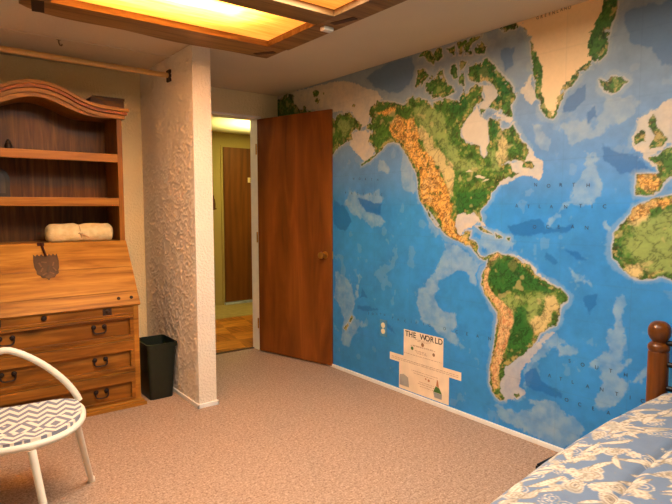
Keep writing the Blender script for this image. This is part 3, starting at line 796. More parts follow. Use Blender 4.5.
# outlines of the printed map, wall millimetres
MAP = {"land":[[[2983,1902],[2951,1946],[2882,1982],[2800,1970],[2729,1951],[2628,1921],[2606,1948],[2543,1957],[2482,1940],[2430,1921],[2388,1891],[2315,1904],[2252,1906],[2213,1882],[2167,1881],[2153,1902],[2132,1944],[2102,1911],[2081,1935],[2046,1946],[1997,1932],[2003,1889],[1988,1853],[2022,1831],[2036,1844],[2064,1803],[2113,1762],[2149,1711],[2148,1671],[2110,1632],[2049,1611],[2010,1598],[2005,1553],[1980,1528],[1960,1543],[1961,1583],[1946,1608],[1950,1669],[1958,1735],[1948,1747],[1918,1745],[1880,1732],[1871,1696],[1856,1672],[1818,1674],[1796,1703],[1766,1649],[1742,1603],[1713,1582],[1694,1552],[1705,1521],[1711,1506],[1722,1496],[1675,1493],[1662,1467],[1679,1452],[1728,1465],[1722,1491],[1778,1506],[1821,1503],[1859,1484],[1827,1493],[1802,1475],[1795,1448],[1763,1430],[1751,1435],[1800,1408],[1813,1417],[1827,1409],[1873,1392],[1895,1355],[1928,1336],[1930,1305],[1947,1283],[1987,1249],[2001,1228],[1986,1188],[1985,1164],[2001,1177],[2014,1201],[2045,1221],[2079,1211],[2105,1214],[2161,1207],[2180,1178],[2179,1142],[2166,1100],[2138,1084],[2107,1091],[2103,1113],[2060,1118],[2063,1090],[2072,1069],[2028,1053],[2010,1031],[2014,1002],[1995,977],[1962,965],[1932,978],[1932,961],[1966,953],[1994,963],[2031,995],[2057,1020],[2110,1039],[2156,1059],[2212,1069],[2260,1089],[2287,1115],[2297,1133],[2334,1172],[2377,1218],[2402,1237],[2368,1190],[2330,1153],[2306,1130],[2334,1141],[2376,1184],[2407,1228],[2439,1259],[2460,1291],[2472,1307],[2489,1365],[2495,1433],[2507,1472],[2549,1527],[2584,1583],[2616,1624],[2661,1666],[2718,1691],[2776,1689],[2825,1657],[2896,1614],[2960,1582],[3047,1558],[3047,1565],[2960,1598],[2892,1627],[2918,1670],[2974,1716],[2955,1764],[2930,1786],[2993,1809],[2993,1839],[2950,1842],[2943,1877]],[[3844,1731],[3699,1639],[3429,1620],[3366,1682],[3324,1705],[3237,1732],[3154,1750],[3161,1794],[3119,1824],[3065,1801],[3048,1841],[3127,1901],[3184,1947],[3309,1955],[3367,1932],[3493,1962],[3613,2009],[3796,2058],[3840,2061],[3929,2122],[3922,2199],[4041,2218],[4199,2193],[4285,2123],[4466,1964],[4420,1598],[3847,1484]],[[3666,2174],[3611,2180],[3558,2156],[3571,2127],[3639,2130]],[[3598,2116],[3558,2094],[3585,2067],[3626,2097]],[[3531,2151],[3492,2137],[3505,2120]],[[3810,2085],[3738,2066],[3752,2044],[3825,2054]],[[3161,2005],[3115,1994],[3127,1978],[3161,1983]],[[2494,2194],[2460,2223],[2419,2225],[2370,2182],[2341,2218],[2312,2211],[2293,2151],[2335,2139],[2369,2125],[2418,2156],[2451,2194]],[[2266,2195],[2204,2204],[2197,2141],[2228,2148]],[[2185,2217],[2123,2213],[2060,2215],[2007,2217],[2014,2197],[2080,2186],[2071,2118],[2130,2127],[2144,2179],[2151,2135],[2174,2140]],[[2065,2161],[2017,2177],[1982,2142],[1994,2107],[2050,2119]],[[2504,2116],[2437,2110],[2407,2068],[2436,2045],[2477,2001],[2518,2015]],[[2432,2025],[2391,2060],[2350,2047],[2318,2082],[2294,2078],[2277,2027],[2256,1987],[2214,1964],[2191,1934],[2255,1917],[2372,1921],[2431,1974]],[[2227,2089],[2191,2089],[2181,2012],[2208,2010],[2240,2044]],[[2160,2100],[2113,2087],[2141,2052],[2125,1954],[2165,1961],[2160,2040]],[[2095,2070],[2028,2082],[1971,2077],[1927,2036],[1887,1989],[1833,1935],[1801,1893],[1772,1855],[1793,1821],[1806,1798],[1803,1741],[1850,1753],[1897,1789],[1960,1804],[1938,1824],[1891,1862],[1900,1895],[1936,1932],[1972,1954],[2039,1959],[2096,1983],[2112,2031]],[[2035,1788],[2008,1812],[1980,1797],[2000,1767]],[[1892,2216],[1862,2193],[1828,2198],[1770,2188],[1726,2162],[1705,2118],[1695,2057],[1687,1963],[1668,1892],[1657,1815],[1631,1751],[1604,1717],[1563,1694],[1539,1723],[1524,1773],[1503,1822],[1457,1852],[1428,1885],[1380,1909],[1333,1936],[1306,1957],[1299,2002],[1284,2078],[1259,2141],[1261,2212],[1545,2296],[1861,2256]],[[1330,1847],[1297,1832],[1278,1848],[1239,1848],[1203,1815],[1237,1786],[1272,1770],[1305,1788],[1324,1816]],[[1160,1529],[1159,1566],[1137,1593],[1115,1582],[1115,1541]],[[1109,1633],[1090,1658],[1070,1633],[1071,1602],[1043,1564],[1026,1537],[1041,1518],[1099,1503],[1090,1533],[1077,1562],[1097,1590]],[[2030,1146],[1985,1140],[1936,1117],[1909,1102],[1949,1109],[1998,1129]],[[1895,1110],[1846,1088],[1885,1085]],[[1816,1085],[1797,1086],[1803,1075]],[[3255,335],[3206,382],[3194,368],[3231,324]],[[3194,399],[3159,443],[3147,430],[3176,387]],[[1939,976],[1912,991],[1874,1003],[1841,992],[1769,992],[1738,972],[1667,944],[1627,900],[1560,863],[1488,842],[1452,808],[1455,783],[1485,758],[1497,706],[1499,673],[1508,655],[1545,633],[1598,597],[1617,549],[1674,476],[1722,439],[1762,411],[1803,365],[1817,315],[1833,273],[1837,225],[1809,187],[1841,168],[1885,203],[1910,254],[1906,351],[1882,479],[1873,575],[1863,645],[1870,667],[1910,708],[1957,768],[1980,812],[1976,870],[1943,921]],[[1741,228],[1716,240],[1710,228],[1735,216]],[[1153,1244],[1115,1268],[1060,1288],[998,1304],[850,1310],[700,1270],[550,1250],[420,1220],[330,1030],[260,930],[170,960],[200,860],[330,700],[380,550],[450,420],[560,310],[660,290],[720,400],[750,550],[730,660],[790,800],[840,890],[930,910],[983,942],[1025,954],[1067,933],[1136,930],[1201,982],[1236,1021],[1242,1079],[1236,1129],[1209,1171],[1163,1220]],[[1098,1468],[1058,1473],[1031,1496],[1007,1511],[930,1660],[870,1770],[950,1800],[930,1930],[750,2100],[550,2150],[0,2150],[0,1200],[120,1080],[250,1050],[340,1220],[420,1310],[580,1320],[620,1400],[720,1370],[780,1460],[840,1370],[900,1430],[960,1410],[1007,1376],[1034,1349],[1047,1324],[1071,1307],[1100,1302],[1120,1305],[1146,1311],[1148,1353],[1147,1398],[1080,1397],[1050,1401],[1066,1433]]],"lake":[[[2033,1838],[2057,1802],[2106,1761],[2141,1710],[2141,1670],[2103,1634],[2049,1615],[2006,1603],[1998,1554],[1980,1534],[1964,1546],[1966,1585],[1950,1608],[1953,1669],[1962,1736],[2007,1768]],[[2107,1459],[2078,1475],[2049,1456]],[[2055,1433],[2006,1440],[1964,1424],[1977,1413],[2026,1421]],[[2005,1391],[1964,1412],[1910,1416]]],"ice":[[[1862,2282],[1773,2197],[1736,2172],[1712,2136],[1687,2080],[1669,2046],[1650,2002],[1631,1924],[1628,1823],[1603,1755],[1563,1717],[1539,1794],[1509,1848],[1469,1888],[1429,1918],[1371,1944],[1393,2004],[1385,2066],[1340,2137],[1324,2204],[1316,2237],[1545,2306]]],"yellow":[[[2766,1827],[2680,1843],[2550,1807],[2514,1746],[2487,1680],[2434,1613],[2374,1547],[2315,1482],[2258,1401],[2225,1322],[2208,1237],[2183,1166],[2166,1106],[2128,1078],[2068,1057],[2024,1024],[2024,1007],[2082,1027],[2204,1069],[2268,1121],[2318,1188],[2386,1262],[2438,1300],[2465,1364],[2466,1427],[2484,1479],[2538,1558],[2603,1634],[2659,1691],[2746,1719],[2786,1776]],[[2898,1905],[2797,1911],[2719,1926],[2699,1897],[2816,1874]],[[1144,1249],[1102,1271],[1045,1287],[983,1303],[981,1265],[1064,1244],[1125,1217],[1176,1185]],[[1136,1386],[1082,1388],[1061,1370],[1068,1335],[1108,1319],[1127,1355]]],"andes":[[[1938,933],[1905,975],[1866,1000],[1878,965],[1917,900],[1943,841],[1914,787],[1846,733],[1773,687],[1753,630],[1782,552],[1806,463],[1830,390],[1848,311],[1859,233],[1886,226],[1899,340],[1872,478],[1861,578],[1851,670],[1899,714],[1948,771],[1970,826],[1964,879]],[[1806,943],[1775,962],[1749,937],[1773,907],[1799,916]]],"tan":[[[1578,784],[1517,803],[1483,771],[1503,707],[1529,656],[1584,615],[1618,588],[1637,633],[1598,692]],[[1891,1687],[1825,1648],[1798,1582],[1841,1521],[1899,1514],[1888,1595]],[[2479,1742],[2393,1684],[2326,1604],[2260,1539],[2219,1447],[2202,1327],[2224,1298],[2257,1389],[2307,1469],[2391,1560],[2460,1640]],[[1177,984],[1116,980],[1127,948],[1167,953]],[[1128,1284],[1083,1222],[1167,1167],[1202,1157]],[[1993,2057],[1952,2033],[1984,1941],[2019,1969]]],"lgreen":[[[2525,1886],[2346,1860],[2273,1779],[2231,1656],[2169,1591],[2079,1526],[1939,1489],[1954,1573],[1874,1567],[1885,1458],[2006,1454],[2136,1472],[2190,1505],[2310,1633],[2436,1737]],[[1820,770],[1726,798],[1562,813],[1539,790],[1577,748],[1604,691],[1643,632],[1680,663],[1694,726],[1755,717],[1772,660],[1852,726]],[[1209,1125],[1124,1195],[996,1248],[928,1261],[915,989],[1032,979],[1117,1007],[1170,1035],[1196,1001]],[[3328,1911],[3184,1907],[3161,1818],[3279,1758]]],"dgreen":[[[1925,945],[1826,975],[1731,944],[1639,898],[1563,854],[1507,830],[1562,813],[1666,816],[1726,798],[1776,792],[1820,753],[1874,786],[1929,842],[1930,899]],[[1712,729],[1675,697],[1691,640],[1648,604],[1646,550],[1687,488],[1760,434],[1804,407],[1794,494],[1777,581],[1760,651],[1736,709]],[[1240,1100],[1199,1088],[1179,1030],[1205,1000],[1233,1026]],[[2042,2073],[1967,2068],[1852,1939],[1806,1868],[1850,1854],[1937,1965],[2034,2016]],[[2187,1357],[2004,1363],[1948,1322],[2015,1238],[2161,1226]],[[2236,1891],[2145,1889],[2100,1825],[2158,1764],[2219,1819]],[[1896,1904],[1857,1887],[1881,1816],[1920,1800]],[[1945,1749],[1885,1719],[1858,1668],[1902,1634],[1943,1660]]],"shelf":[[[1844,410],[1722,442],[1668,492],[1611,552],[1572,596],[1533,624],[1511,618],[1570,554],[1620,480],[1672,414],[1707,346],[1718,287],[1674,255],[1697,221],[1798,175],[1845,214]],[[1751,996],[1707,983],[1640,941],[1598,897],[1541,867],[1486,847],[1540,846],[1610,886],[1669,922]],[[3161,1797],[3048,1806],[2939,1780],[2971,1714],[2907,1653],[2938,1600],[3025,1578],[3092,1632],[3184,1712]],[[4317,2246],[3838,2218],[3303,2201],[3093,2135],[2879,2044],[2817,1987],[2940,1958],[2972,1832],[3070,1822],[3161,1948],[3365,1975],[3840,2056],[4320,2123]],[[1988,1853],[1990,1931],[1936,1932],[1896,1893],[1908,1841],[1960,1816],[2000,1789],[2029,1826]],[[1782,1675],[1757,1641],[1725,1596],[1677,1560],[1653,1523],[1611,1484],[1599,1437],[1631,1393],[1672,1410],[1732,1418],[1793,1394],[1882,1365],[1870,1397],[1782,1442],[1840,1477],[1771,1505],[1723,1512],[1700,1552],[1763,1631]],[[1143,1646],[1094,1674],[1016,1713],[948,1727],[938,1489],[1023,1517],[1086,1475],[1035,1420],[1062,1404],[1106,1459],[1167,1508],[1174,1570],[1154,1612]],[[1757,1860],[1694,1935],[1674,1856],[1655,1802],[1684,1786],[1720,1823]],[[1906,1776],[1815,1737],[1777,1706],[1789,1686],[1879,1740],[1932,1763]],[[2176,1226],[2102,1232],[2015,1221],[1972,1170],[1943,1137],[1971,1141],[2020,1163],[2056,1133],[2114,1120],[2143,1083],[2189,1106],[2199,1178]]],"pale":[[[2274,998],[2300,1077],[2180,1040],[2082,1004],[2009,962],[1986,906],[2006,863],[2123,870],[2215,825],[2295,792],[2318,707],[2292,648],[2172,610],[2155,545],[2209,498],[2114,442],[2061,410],[2113,400],[2248,447],[2356,479],[2461,526],[2490,653],[2482,733],[2395,781],[2329,864],[2297,941]],[[3368,771],[3243,744],[3159,677],[3112,570],[3159,451],[2997,402],[3111,330],[3182,194],[3280,197],[3255,397],[3356,538]],[[3089,759],[3032,743],[3089,573],[3124,569]],[[1395,1527],[1341,1522],[1323,1427],[1303,1389],[1319,1310],[1366,1263],[1431,1254],[1498,1219],[1535,1178],[1572,1147],[1552,1213],[1510,1264],[1443,1312],[1420,1385],[1392,1441]],[[1216,831],[1189,835],[1161,806],[1186,756],[1162,713],[1168,642],[1168,539],[1138,555],[1149,515],[1184,469],[1130,473],[1071,524],[1119,419],[1224,319],[1280,273],[1288,350],[1261,416],[1274,500],[1337,476],[1280,514],[1262,566],[1235,591],[1256,649],[1231,725]],[[1457,961],[1426,954],[1394,917],[1333,904],[1332,870],[1382,874],[1434,903]],[[1487,550],[1381,561],[1387,449],[1410,505],[1485,504]],[[1556,631],[1500,620],[1477,583],[1508,525],[1569,502],[1619,437],[1640,335],[1674,271],[1699,298],[1678,408],[1610,515]],[[1856,135],[1738,130],[1647,169],[1561,248],[1476,240],[1400,201],[1341,158],[1390,65],[1496,1],[1642,26],[1768,53],[1848,80]],[[3184,1383],[3046,1336],[2853,1388],[2812,1305],[2936,1222],[2800,1154],[2935,1109],[3125,1199],[3279,1273]],[[2630,1630],[2519,1506],[2491,1365],[2608,1355],[2657,1468],[2639,1565]],[[2855,1580],[2754,1540],[2773,1474],[2875,1499]],[[2428,1224],[2351,1163],[2300,1090],[2332,1051],[2401,1136]],[[1978,1136],[1798,1103],[1783,1021],[1859,995],[1940,1001],[2025,1042],[1998,1101]],[[1303,1771],[1146,1724],[1160,1657],[1252,1642],[1329,1577],[1368,1595],[1323,1669]],[[1524,1660],[1371,1675],[1407,1575],[1477,1543]],[[1705,1707],[1635,1689],[1604,1620],[1548,1589],[1585,1542],[1660,1574]],[[1966,942],[2007,881],[2019,803],[2063,828],[2037,936]],[[1710,234],[1532,245],[1422,225],[1474,188],[1588,197]],[[1290,1183],[1238,1165],[1245,1100],[1300,1060],[1320,1087],[1274,1122]]],"deep":[[[1622,426],[1598,405],[1590,345],[1523,318],[1462,309],[1469,286],[1541,278],[1617,284],[1677,295],[1694,336],[1659,390]],[[3043,675],[2976,603],[3066,591]],[[3100,542],[2932,544],[2795,546],[2932,507],[3100,497]],[[2888,442],[2784,473],[2664,390],[2733,391],[2805,449]],[[1370,826],[1301,840],[1290,783],[1327,749],[1326,710],[1347,731],[1374,786]],[[1471,1040],[1408,1034],[1366,998],[1417,994]],[[1812,1151],[1619,1187],[1589,1146],[1428,1171],[1452,1121],[1675,1102],[1785,1108]],[[3379,1312],[3243,1273],[3160,1147],[3243,1070],[3380,1120]],[[3091,1323],[2832,1278],[2852,1209],[3001,1222]],[[1319,1567],[1261,1515],[1162,1498],[1091,1415],[1167,1392],[1230,1413],[1287,1472]],[[1586,1033],[1501,978],[1522,945],[1584,982]],[[3006,2161],[2819,2220],[2556,2216],[2519,2134],[2571,2031],[2663,1996],[2778,2014],[2899,2074]],[[1889,2105],[1788,2103],[1798,2002],[1860,1982]],[[1222,2122],[1061,2127],[1035,2161],[965,2100],[954,1857],[1069,1839],[1113,1932],[1199,1978]],[[1497,1797],[1397,1838],[1394,1762],[1473,1717],[1525,1704]],[[1392,1706],[1335,1753],[1342,1680],[1380,1657]]],"paleice":[[[2058,2165],[1996,2161],[2002,2119],[2050,2130]]]}
MAP_TEXT = [[["N",1648,1368,24],["O",1574,1360,24],["R",1508,1363,24],["T",1440,1361,24],["H",1367,1356,24]],[["A",1758,1260,24],["T",1687,1256,24],["L",1621,1256,24],["A",1555,1255,24],["N",1478,1254,24],["T",1401,1258,24],["I",1344,1255,24],["C",1284,1255,24]],[["O",1647,1150,24],["C",1573,1152,24],["E",1512,1154,24],["A",1438,1156,24],["N",1367,1153,24]],[["S",1431,485,24],["O",1363,481,24],["U",1293,484,24],["T",1226,483,24],["H",1157,480,24]],[["A",1537,384,24],["T",1475,382,24],["L",1411,382,24],["A",1334,380,24],["N",1265,383,24],["T",1194,380,24],["I",1133,380,24],["C",1078,379,24]],[["O",1440,282,24],["C",1371,279,24],["E",1303,278,24],["A",1228,279,24],["N",1167,278,24]],[["S",2965,492,20],["O",2921,495,20],["U",2878,501,20],["T",2836,505,20],["H",2795,507,20]],[["P",2714,499,22],["A",2660,496,22],["C",2594,497,22],["I",2536,500,22],["F",2490,501,22],["I",2425,505,22],["C",2375,504,22]],[["O",2249,505,24],["C",2154,502,24],["E",2076,504,24],["A",1998,505,24],["N",1914,506,24]],[["N",3137,1462,22],["O",3069,1459,22],["R",3002,1453,22],["T",2937,1447,22],["H",2874,1444,22]],[["P",3231,1362,22],["A",3160,1357,22],["C",3091,1352,22],["I",3024,1350,22],["F",2958,1345,22],["I",2894,1341,22],["C",2832,1339,22]],[["G",1662,2213,20],["R",1640,2212,20],["E",1618,2214,20],["E",1596,2215,20],["N",1574,2214,20],["L",1553,2215,20],["A",1532,2217,20],["N",1511,2217,20],["D",1490,2216,20]]]
LEGEND = [[2604,441],[2259,446],[2253,261],[2112,265],[2114,213],[2208,204],[2207,8],[2647,8],[2646,206],[2741,210],[2738,258],[2606,259]]

# ------------------------------------------------------------------ world map mural
def mural():
    y0, y1, z0, z1 = -.05, YD-.002, .025, H-.001
    st = .0042
    nu = int((y1-y0)/st); nv = int((z1-z0)/st)
    Yc_ = np.linspace(y0, y1, nu); Zc_ = np.linspace(z0, z1, nv)
    Y, Z = np.meshgrid(Yc_, Zc_, indexing='ij')
    Pm = lambda k: [[(a/1000, b/1000) for a, b in q] for q in MAP[k]]
    wob = vnoise(Y, Z, 34, 1, 4, .7)*.013
    wob2 = vnoise(Y, Z, 13, 2, 5, .68)*.045
    land = sdf(Y, Z, Pm('land'), .08)+wob
    land = land+np.clip((Z-1.62)/.2, 0, 1)*np.clip(vnoise(Y, Z, 24, 41, 4, .7)-.10, 0, 1)*.06
    fine = vnoise(Y, Z, 60, 3, 3, .8); med = vnoise(Y, Z, 22, 4, 4); big = vnoise(Y, Z, 5, 5, 4)
    wx = vnoise(Y, Z, 18, 50, 2)*.03; ridg = 1-np.abs(vnoise(Y+wx, Z-wx, 32, 6, 4, .6)); ridg2 = 1-np.abs(vnoise(Y*1.0, Z*.6, 75, 7, 2))
    # ocean, greyer towards the pole
    pol = np.clip((Z-1.25)/.75, 0, 1)[..., None]
    oc = lin(OCEAN)*(1-pol)+lin(ARCTIC)*pol
    oc = oc*(1+.14*big[..., None]+.12*med[..., None])
    img = oc
    m = np.clip((-sdf(Y, Z, Pm('pale'), .08)-wob2)/.010, 0, 1)
    pale = lin(PALE)*(1-pol)+lin(PALE_N)*pol
    img = over(img, m*(.58+.5*med), np.broadcast_to(pale, img.shape))
    # scattered sea mounts
    sm = vnoise(Y, Z, 11, 9, 4)
    img = over(img, np.clip((sm-.42)/.05, 0, 1)*.22, np.broadcast_to(pale, img.shape))
    m = np.clip((-sdf(Y, Z, Pm('deep'), .08)-wob2*.6)/.008, 0, 1)
    deep = lin(DEEP)*(1-pol*.8)+lin((104,126,146))*pol*.8
    img = over(img, m*.85, np.broadcast_to(deep, img.shape))
    dn = vnoise(Y, Z, 6.5, 12, 4)
    img = over(img, np.clip((dn-.40)/.03, 0, 1)*.16*(Z < 1.7), np.broadcast_to(deep, img.shape))
    halo = np.clip((.030+wob2*.5-land)/.012, 0, 1)
    img = over(img, halo*.45, np.broadcast_to(pale, img.shape))
    shelf = lin(SHELF)
    sh_ = np.clip((-sdf(Y, Z, Pm('shelf'), .06)-wob*1.5)/.004, 0, 1)
    img = over(img, np.maximum(sh_*(.85+.25*med)*np.where(Z < .8, .72, 1), np.clip((.010+wob*.6-land)/.006, 0, 1)*.6), shelf*(1+.06*fine[..., None]))
    # land
    g = lin(GREEN)*(1+.45*med[..., None]+.40*fine[..., None])
    g = over(g, np.clip((vnoise(Y, Z, 26, 61, 4, .7)-.18)/.1, 0, 1)*.55, np.broadcast_to(lin((150,160,84)), g.shape))
    def patch(k, c, soft=.012, wv=1.0, tex=None, amt=1.0):
        nonlocal g
        m_ = np.clip((-sdf(Y, Z, Pm(k), .08)-wob2*wv-wob*.8)/soft+.5, 0, 1)*amt
        cc = lin(c)*(1+(.12*fine+.06*med)[..., None]) if tex is None else tex
        g = over(g, m_, cc)
        return m_
    patch('lgreen', LGREEN, .03, 1.4, amt=.9)
    patch('tan', TAN, .02, 1.6, amt=.8)
    ysp = lin(YELLOW)*(1+.25*fine[..., None])
    ysp = over(ysp, np.clip((vnoise(Y, Z, 16, 81, 4, .7)-.05)/.15, 0, 1)*.6, np.broadcast_to(lin((222,190,124)), ysp.shape))
    brown = lin((110,62,24)); dgr = lin((54,92,34))
    rg3 = 1-np.abs(vnoise(Y+wx, Z-wx*.5, 52, 66, 3, .6))
    ysp = over(ysp, np.clip((rg3-.80)/.08, 0, 1)*.7, np.broadcast_to(brown, ysp.shape))
    ysp = over(ysp, np.clip((vnoise(Y, Z, 30, 15, 3)-.38)/.06, 0, 1)*.7, np.broadcast_to(dgr, ysp.shape))
    patch('yellow', YELLOW, .014, 1.0, ysp)
    asp = lin((222,184,128))*(1+.12*fine[..., None])
    asp = over(asp, np.clip((ridg2-.80)/.1, 0, 1)*.55, np.broadcast_to(lin((176,82,40)), asp.shape))
    asp = over(asp, np.clip((fine-.25)/.1, 0, 1)*.5, np.broadcast_to(dgr, asp.shape))
    patch('andes', YELLOW, .008, .4, asp)
    patch('dgreen', DGREEN, .014, 1.0, lin(DGREEN)*(1+.35*fine[..., None]+.2*med[..., None]), amt=.85)
    # relief streaks over all land
    g = g*(1-.50*np.clip((ridg-.86)/.1, 0, 1)[..., None])
    nb = np.clip((vnoise(Y, Z, 40, 71, 3, .7)-.12)/.1, 0, 1)*np.clip((land+.03)/.012, 0, 1)
    g = over(g, nb*.6, np.broadcast_to(lin((206,176,110)), g.shape)); g = over(g, np.clip((vnoise(Y, Z, 44, 72, 3, .7)-.2)/.1, 0, 1)*np.clip((land+.035)/.012, 0, 1)*.6, np.broadcast_to(lin((60,50,22)), g.shape))
    g = over(g, np.clip((vnoise(Y, Z, 17, 21, 3)-.45)/.1, 0, 1)*.35, np.broadcast_to(lin(TAN), g.shape))
    # darker coast rim
    g = over(g, np.clip((land+.006)/.003, 0, 1)*.45, np.broadcast_to(lin((70,78,30)), g.shape))
    # northern coasts are browner
    icem = np.clip((-sdf(Y, Z, Pm('ice'), .06)-wob*1.5)/.003, 0, 1)
    g = over(g, icem, lin(ICE)*(1+.03*big[..., None]))
    img = over(img, np.clip(-land/.003+.5, 0, 1), g)
    lk = np.clip((-sdf(Y, Z, Pm('lake'), .05)-wob*.5)/.003, 0, 1)
    img = over(img, lk, shelf*(1+.05*med[..., None]))
    # graticule and paper seams
    for yy in np.arange(.0, 4.2, .3525):
        img = over(img, np.clip(1-np.abs(Y-yy-.09)/.0035, 0, 1)*.14, np.broadcast_to(lin((60,80,90)), img.shape))
    for zz in (.12, .32, .515, .70, .885, 1.07, 1.27, 1.49, 1.74, 2.03):
        img = over(img, np.clip(1-np.abs(Z-zz)/.0035, 0, 1)*.14, np.broadcast_to(lin((60,80,90)), img.shape))
    img = img*(1+.05*fine[..., None])
    img = np.clip(img, 0.003, .95)
    co = np.stack([np.full(Y.shape, XM-.0015), Y, Z], -1)
    t = thing('world_map_mural', (XM, 2.0, .03), 'wall-sized world map mural in blue and green covering the right wall', 'wall mural')
    co = co-np.array([XM, 2.0, .03])
    # y grows with u: order so that the normal faces the room (-x)
    o = colour_mesh('map_sheet', co[::-1], nu, nv, img[::-1], printed('map_print', .55, .3), t)
    ink = plain('map_ink', (38,46,62), .7, var=0)
    ink2 = plain('legend_ink', (58,44,34), .7, var=0)
    def letters(items, name, mat, bold=0):
        bm = B()
        dg = bpy.context.evaluated_depsgraph_get()
        cache = {}
        for c, y, z, s in items:
            if c not in cache:
                cu = bpy.data.curves.new('t', 'FONT'); cu.body = c; cu.align_x = 'CENTER'; cu.align_y = 'CENTER'; cu.size = 1.0; cu.offset = bold
                to = bpy.data.objects.new('t', cu)
                COL.objects.link(to); bpy.context.view_layer.update()
                me_ = bpy.data.meshes.new_from_object(to.evaluated_get(bpy.context.evaluated_depsgraph_get()))
                cache[c] = ([v.co.copy() for v in me_.vertices], [list(p.vertices) for p in me_.polygons])
                bpy.data.objects.remove(to); bpy.data.curves.remove(cu); bpy.data.meshes.remove(me_)
            vs_, fs_ = cache[c]
            nv_ = [bm.verts.new((XM-.0035, y-v.x*s, z+v.y*s)) for v in vs_]
            for f_ in fs_:
                try: bm.faces.new([nv_[i] for i in f_])
                except ValueError: pass
        me = bpy.data.meshes.new(name)
        bmesh.ops.translate(bm, verts=bm.verts[:], vec=(-XM, -2.0, -.03)); bm.to_mesh(me); bm.free(); me.materials.append(mat)
        oo = bpy.data.objects.new(name, me); COL.objects.link(oo); oo.parent = t
        return oo
    for word_ in MAP_TEXT: letters([(c, y/1000, z/1000, s/1000*1.1) for c, y, z, s in word_], 'map_word', ink)['label'] = 'dark spaced lettering reading %s' % ''.join(q_[0] for q_ in word_)
    # legend panel, printed cream shape with arms
    X_ = XM-.0030
    bm = B()
    for a, b, c, d in ((2.605,2.257,.261,.443),(2.740,2.113,.209,.261),(2.647,2.207,.031,.209)):
        vs = [bm.verts.new((X_, y, z)) for y, z in ((a,c),(b,c),(b,d),(a,d))]; bm.faces.new(vs)
    pm = plain('legend_paper', (248,228,200), .6, var=.03)
    lg = obj('legend_panel', bm, pm, t, label='cream title and legend panel')
    word = 'THE WORLD'; xs0 = [2.575, 2.540, 2.505, None, 2.430, 2.390, 2.352, 2.316, 2.282]
    k = letters([(c, y, .415, .052) for c, y in zip(word, xs0) if y], 'title_lettering', ink2, .02)
    k.parent = lg; k['label'] = 'dark title lettering'
    k.location = (0, 0, 0)
    k.matrix_parent_inverse = Matrix.Identity(4)
    # legend marks: rules, roundels, small map and colour key
    bm = B()
    def q(a, b, c, d, x=XM-.0042):
        vs = [bm.verts.new((x, y, z)) for y, z in ((a,c),(b,c),(b,d),(a,d))]; bm.faces.new(vs)
    rnd = random.Random(5)
    for z, a, b in ((.392,2.50,2.36),(.384,2.48,2.38),(.350,2.52,2.34),(.345,2.54,2.32),(.318,2.50,2.40),(.310,2.49,2.40),(.302,2.48,2.39),(.284,2.60,2.27),(.236,2.72,2.13),(.225,2.72,2.13),
                    (.18,2.53,2.30),(.165,2.51,2.33),(.118,2.46,2.33),(.105,2.47,2.31),(.09,2.45,2.33)):
        y = a
        while y > b:
            l_ = rnd.uniform(.008, .03); q(y, max(b, y-l_), z-.0014, z+.0014); y -= l_+rnd.uniform(.003, .008)
    obj('legend_text_lines', bm, plain('legend_faint_ink', (170,136,104), .7, var=0), lg)
    bm = B(); bmg = B(); bmc = B()
    def disc(b_, y, z, r, x=XM-.0042):
        b_.faces.new([b_.verts.new((x, y+r*math.cos(a), z+r*math.sin(a))) for a in [2*math.pi*k_/16 for k_ in range(16)]])
    eb = plain('emblem_brown', (150,112,80), .7); kb = plain('key_blue', (170,172,170), .7); kr = plain('key_red', (206,140,92), .7); kg = plain('key_green', (88,130,60), .7)
    bm.free(); bmg.free(); bmc.free()
    for y, z, rr_, mm in ((2.432,.367,.013,eb),(2.335,.322,.011,eb),(2.525,.327,.012,kg),(2.375,.145,.009,kr),(2.40,.15,.006,kr)):
        bm = B(); disc(bm, y, z, rr_); obj('legend_roundel', bm, mm, lg)
    bmg = B()
    b_ = bmg
    vs = [b_.verts.new((XM-.0042, y, z)) for y, z in ((2.335,.085),(2.262,.085),(2.285,.118),(2.315,.125))]; b_.faces.new(vs)
    obj('colour_key_patch', bmg, kg, lg, label='green colour key patch')
    for pts, mm, lb in (([(2.325,.05),(2.265,.05),(2.262,.083),(2.335,.083)], kb, 'grey blue colour key patch'),
                        ([(2.640,.055),(2.55,.055),(2.56,.12),(2.60,.135),(2.640,.125)], kb, 'grey blue inset map'),
                        ([(2.312,.127),(2.287,.12),(2.297,.165),(2.305,.17)], kr, 'reddish colour key patch')):
        bm = B(); bm.faces.new([bm.verts.new((XM-.0042, y, z)) for y, z in pts]); obj('colour_key_patch', bm, mm, lg, label=lb)
mural()
# outlet with map paper over its plate
ol = thing('wall_outlet', (XM, 2.804, .413), 'wall outlet with cream sockets on the blue ocean left of the map title', 'outlet')
obj('outlet_plate', box(B(), XM-.008, XM-.002, 2.769, 2.839, .355, .472, .002), plain('plate_blue', (78,140,190), .5, var=.08), ol, label='blue cover plate')
for z in (.392, .434):
    obj('outlet_socket', lathe(B(), [(.019,0),(.019,.003),(.017,.004)], 20, Matrix.Translation((XM-.008, 2.804, z)) @ Matrix.Rotation(R(-90),4,'Y')), plain('socket_cream', (232,216,180), .4, var=0), ol, True)

# low flat dark block on carpet behind the bed
cs_ = thing('flat_block', (2.43, 1.32, 0), 'low black block on the carpet beside the bed at the map wall', 'case')
bm = B(); box(bm, 2.30, 2.545, 1.20, 1.435, .001, .022, .006); obj('block_body', bm, BLK, cs_)
bm = B(); box(bm, 2.304, 2.541, 1.204, 1.431, .0225, .032, .004); obj('block_top', bm, BLK, cs_)

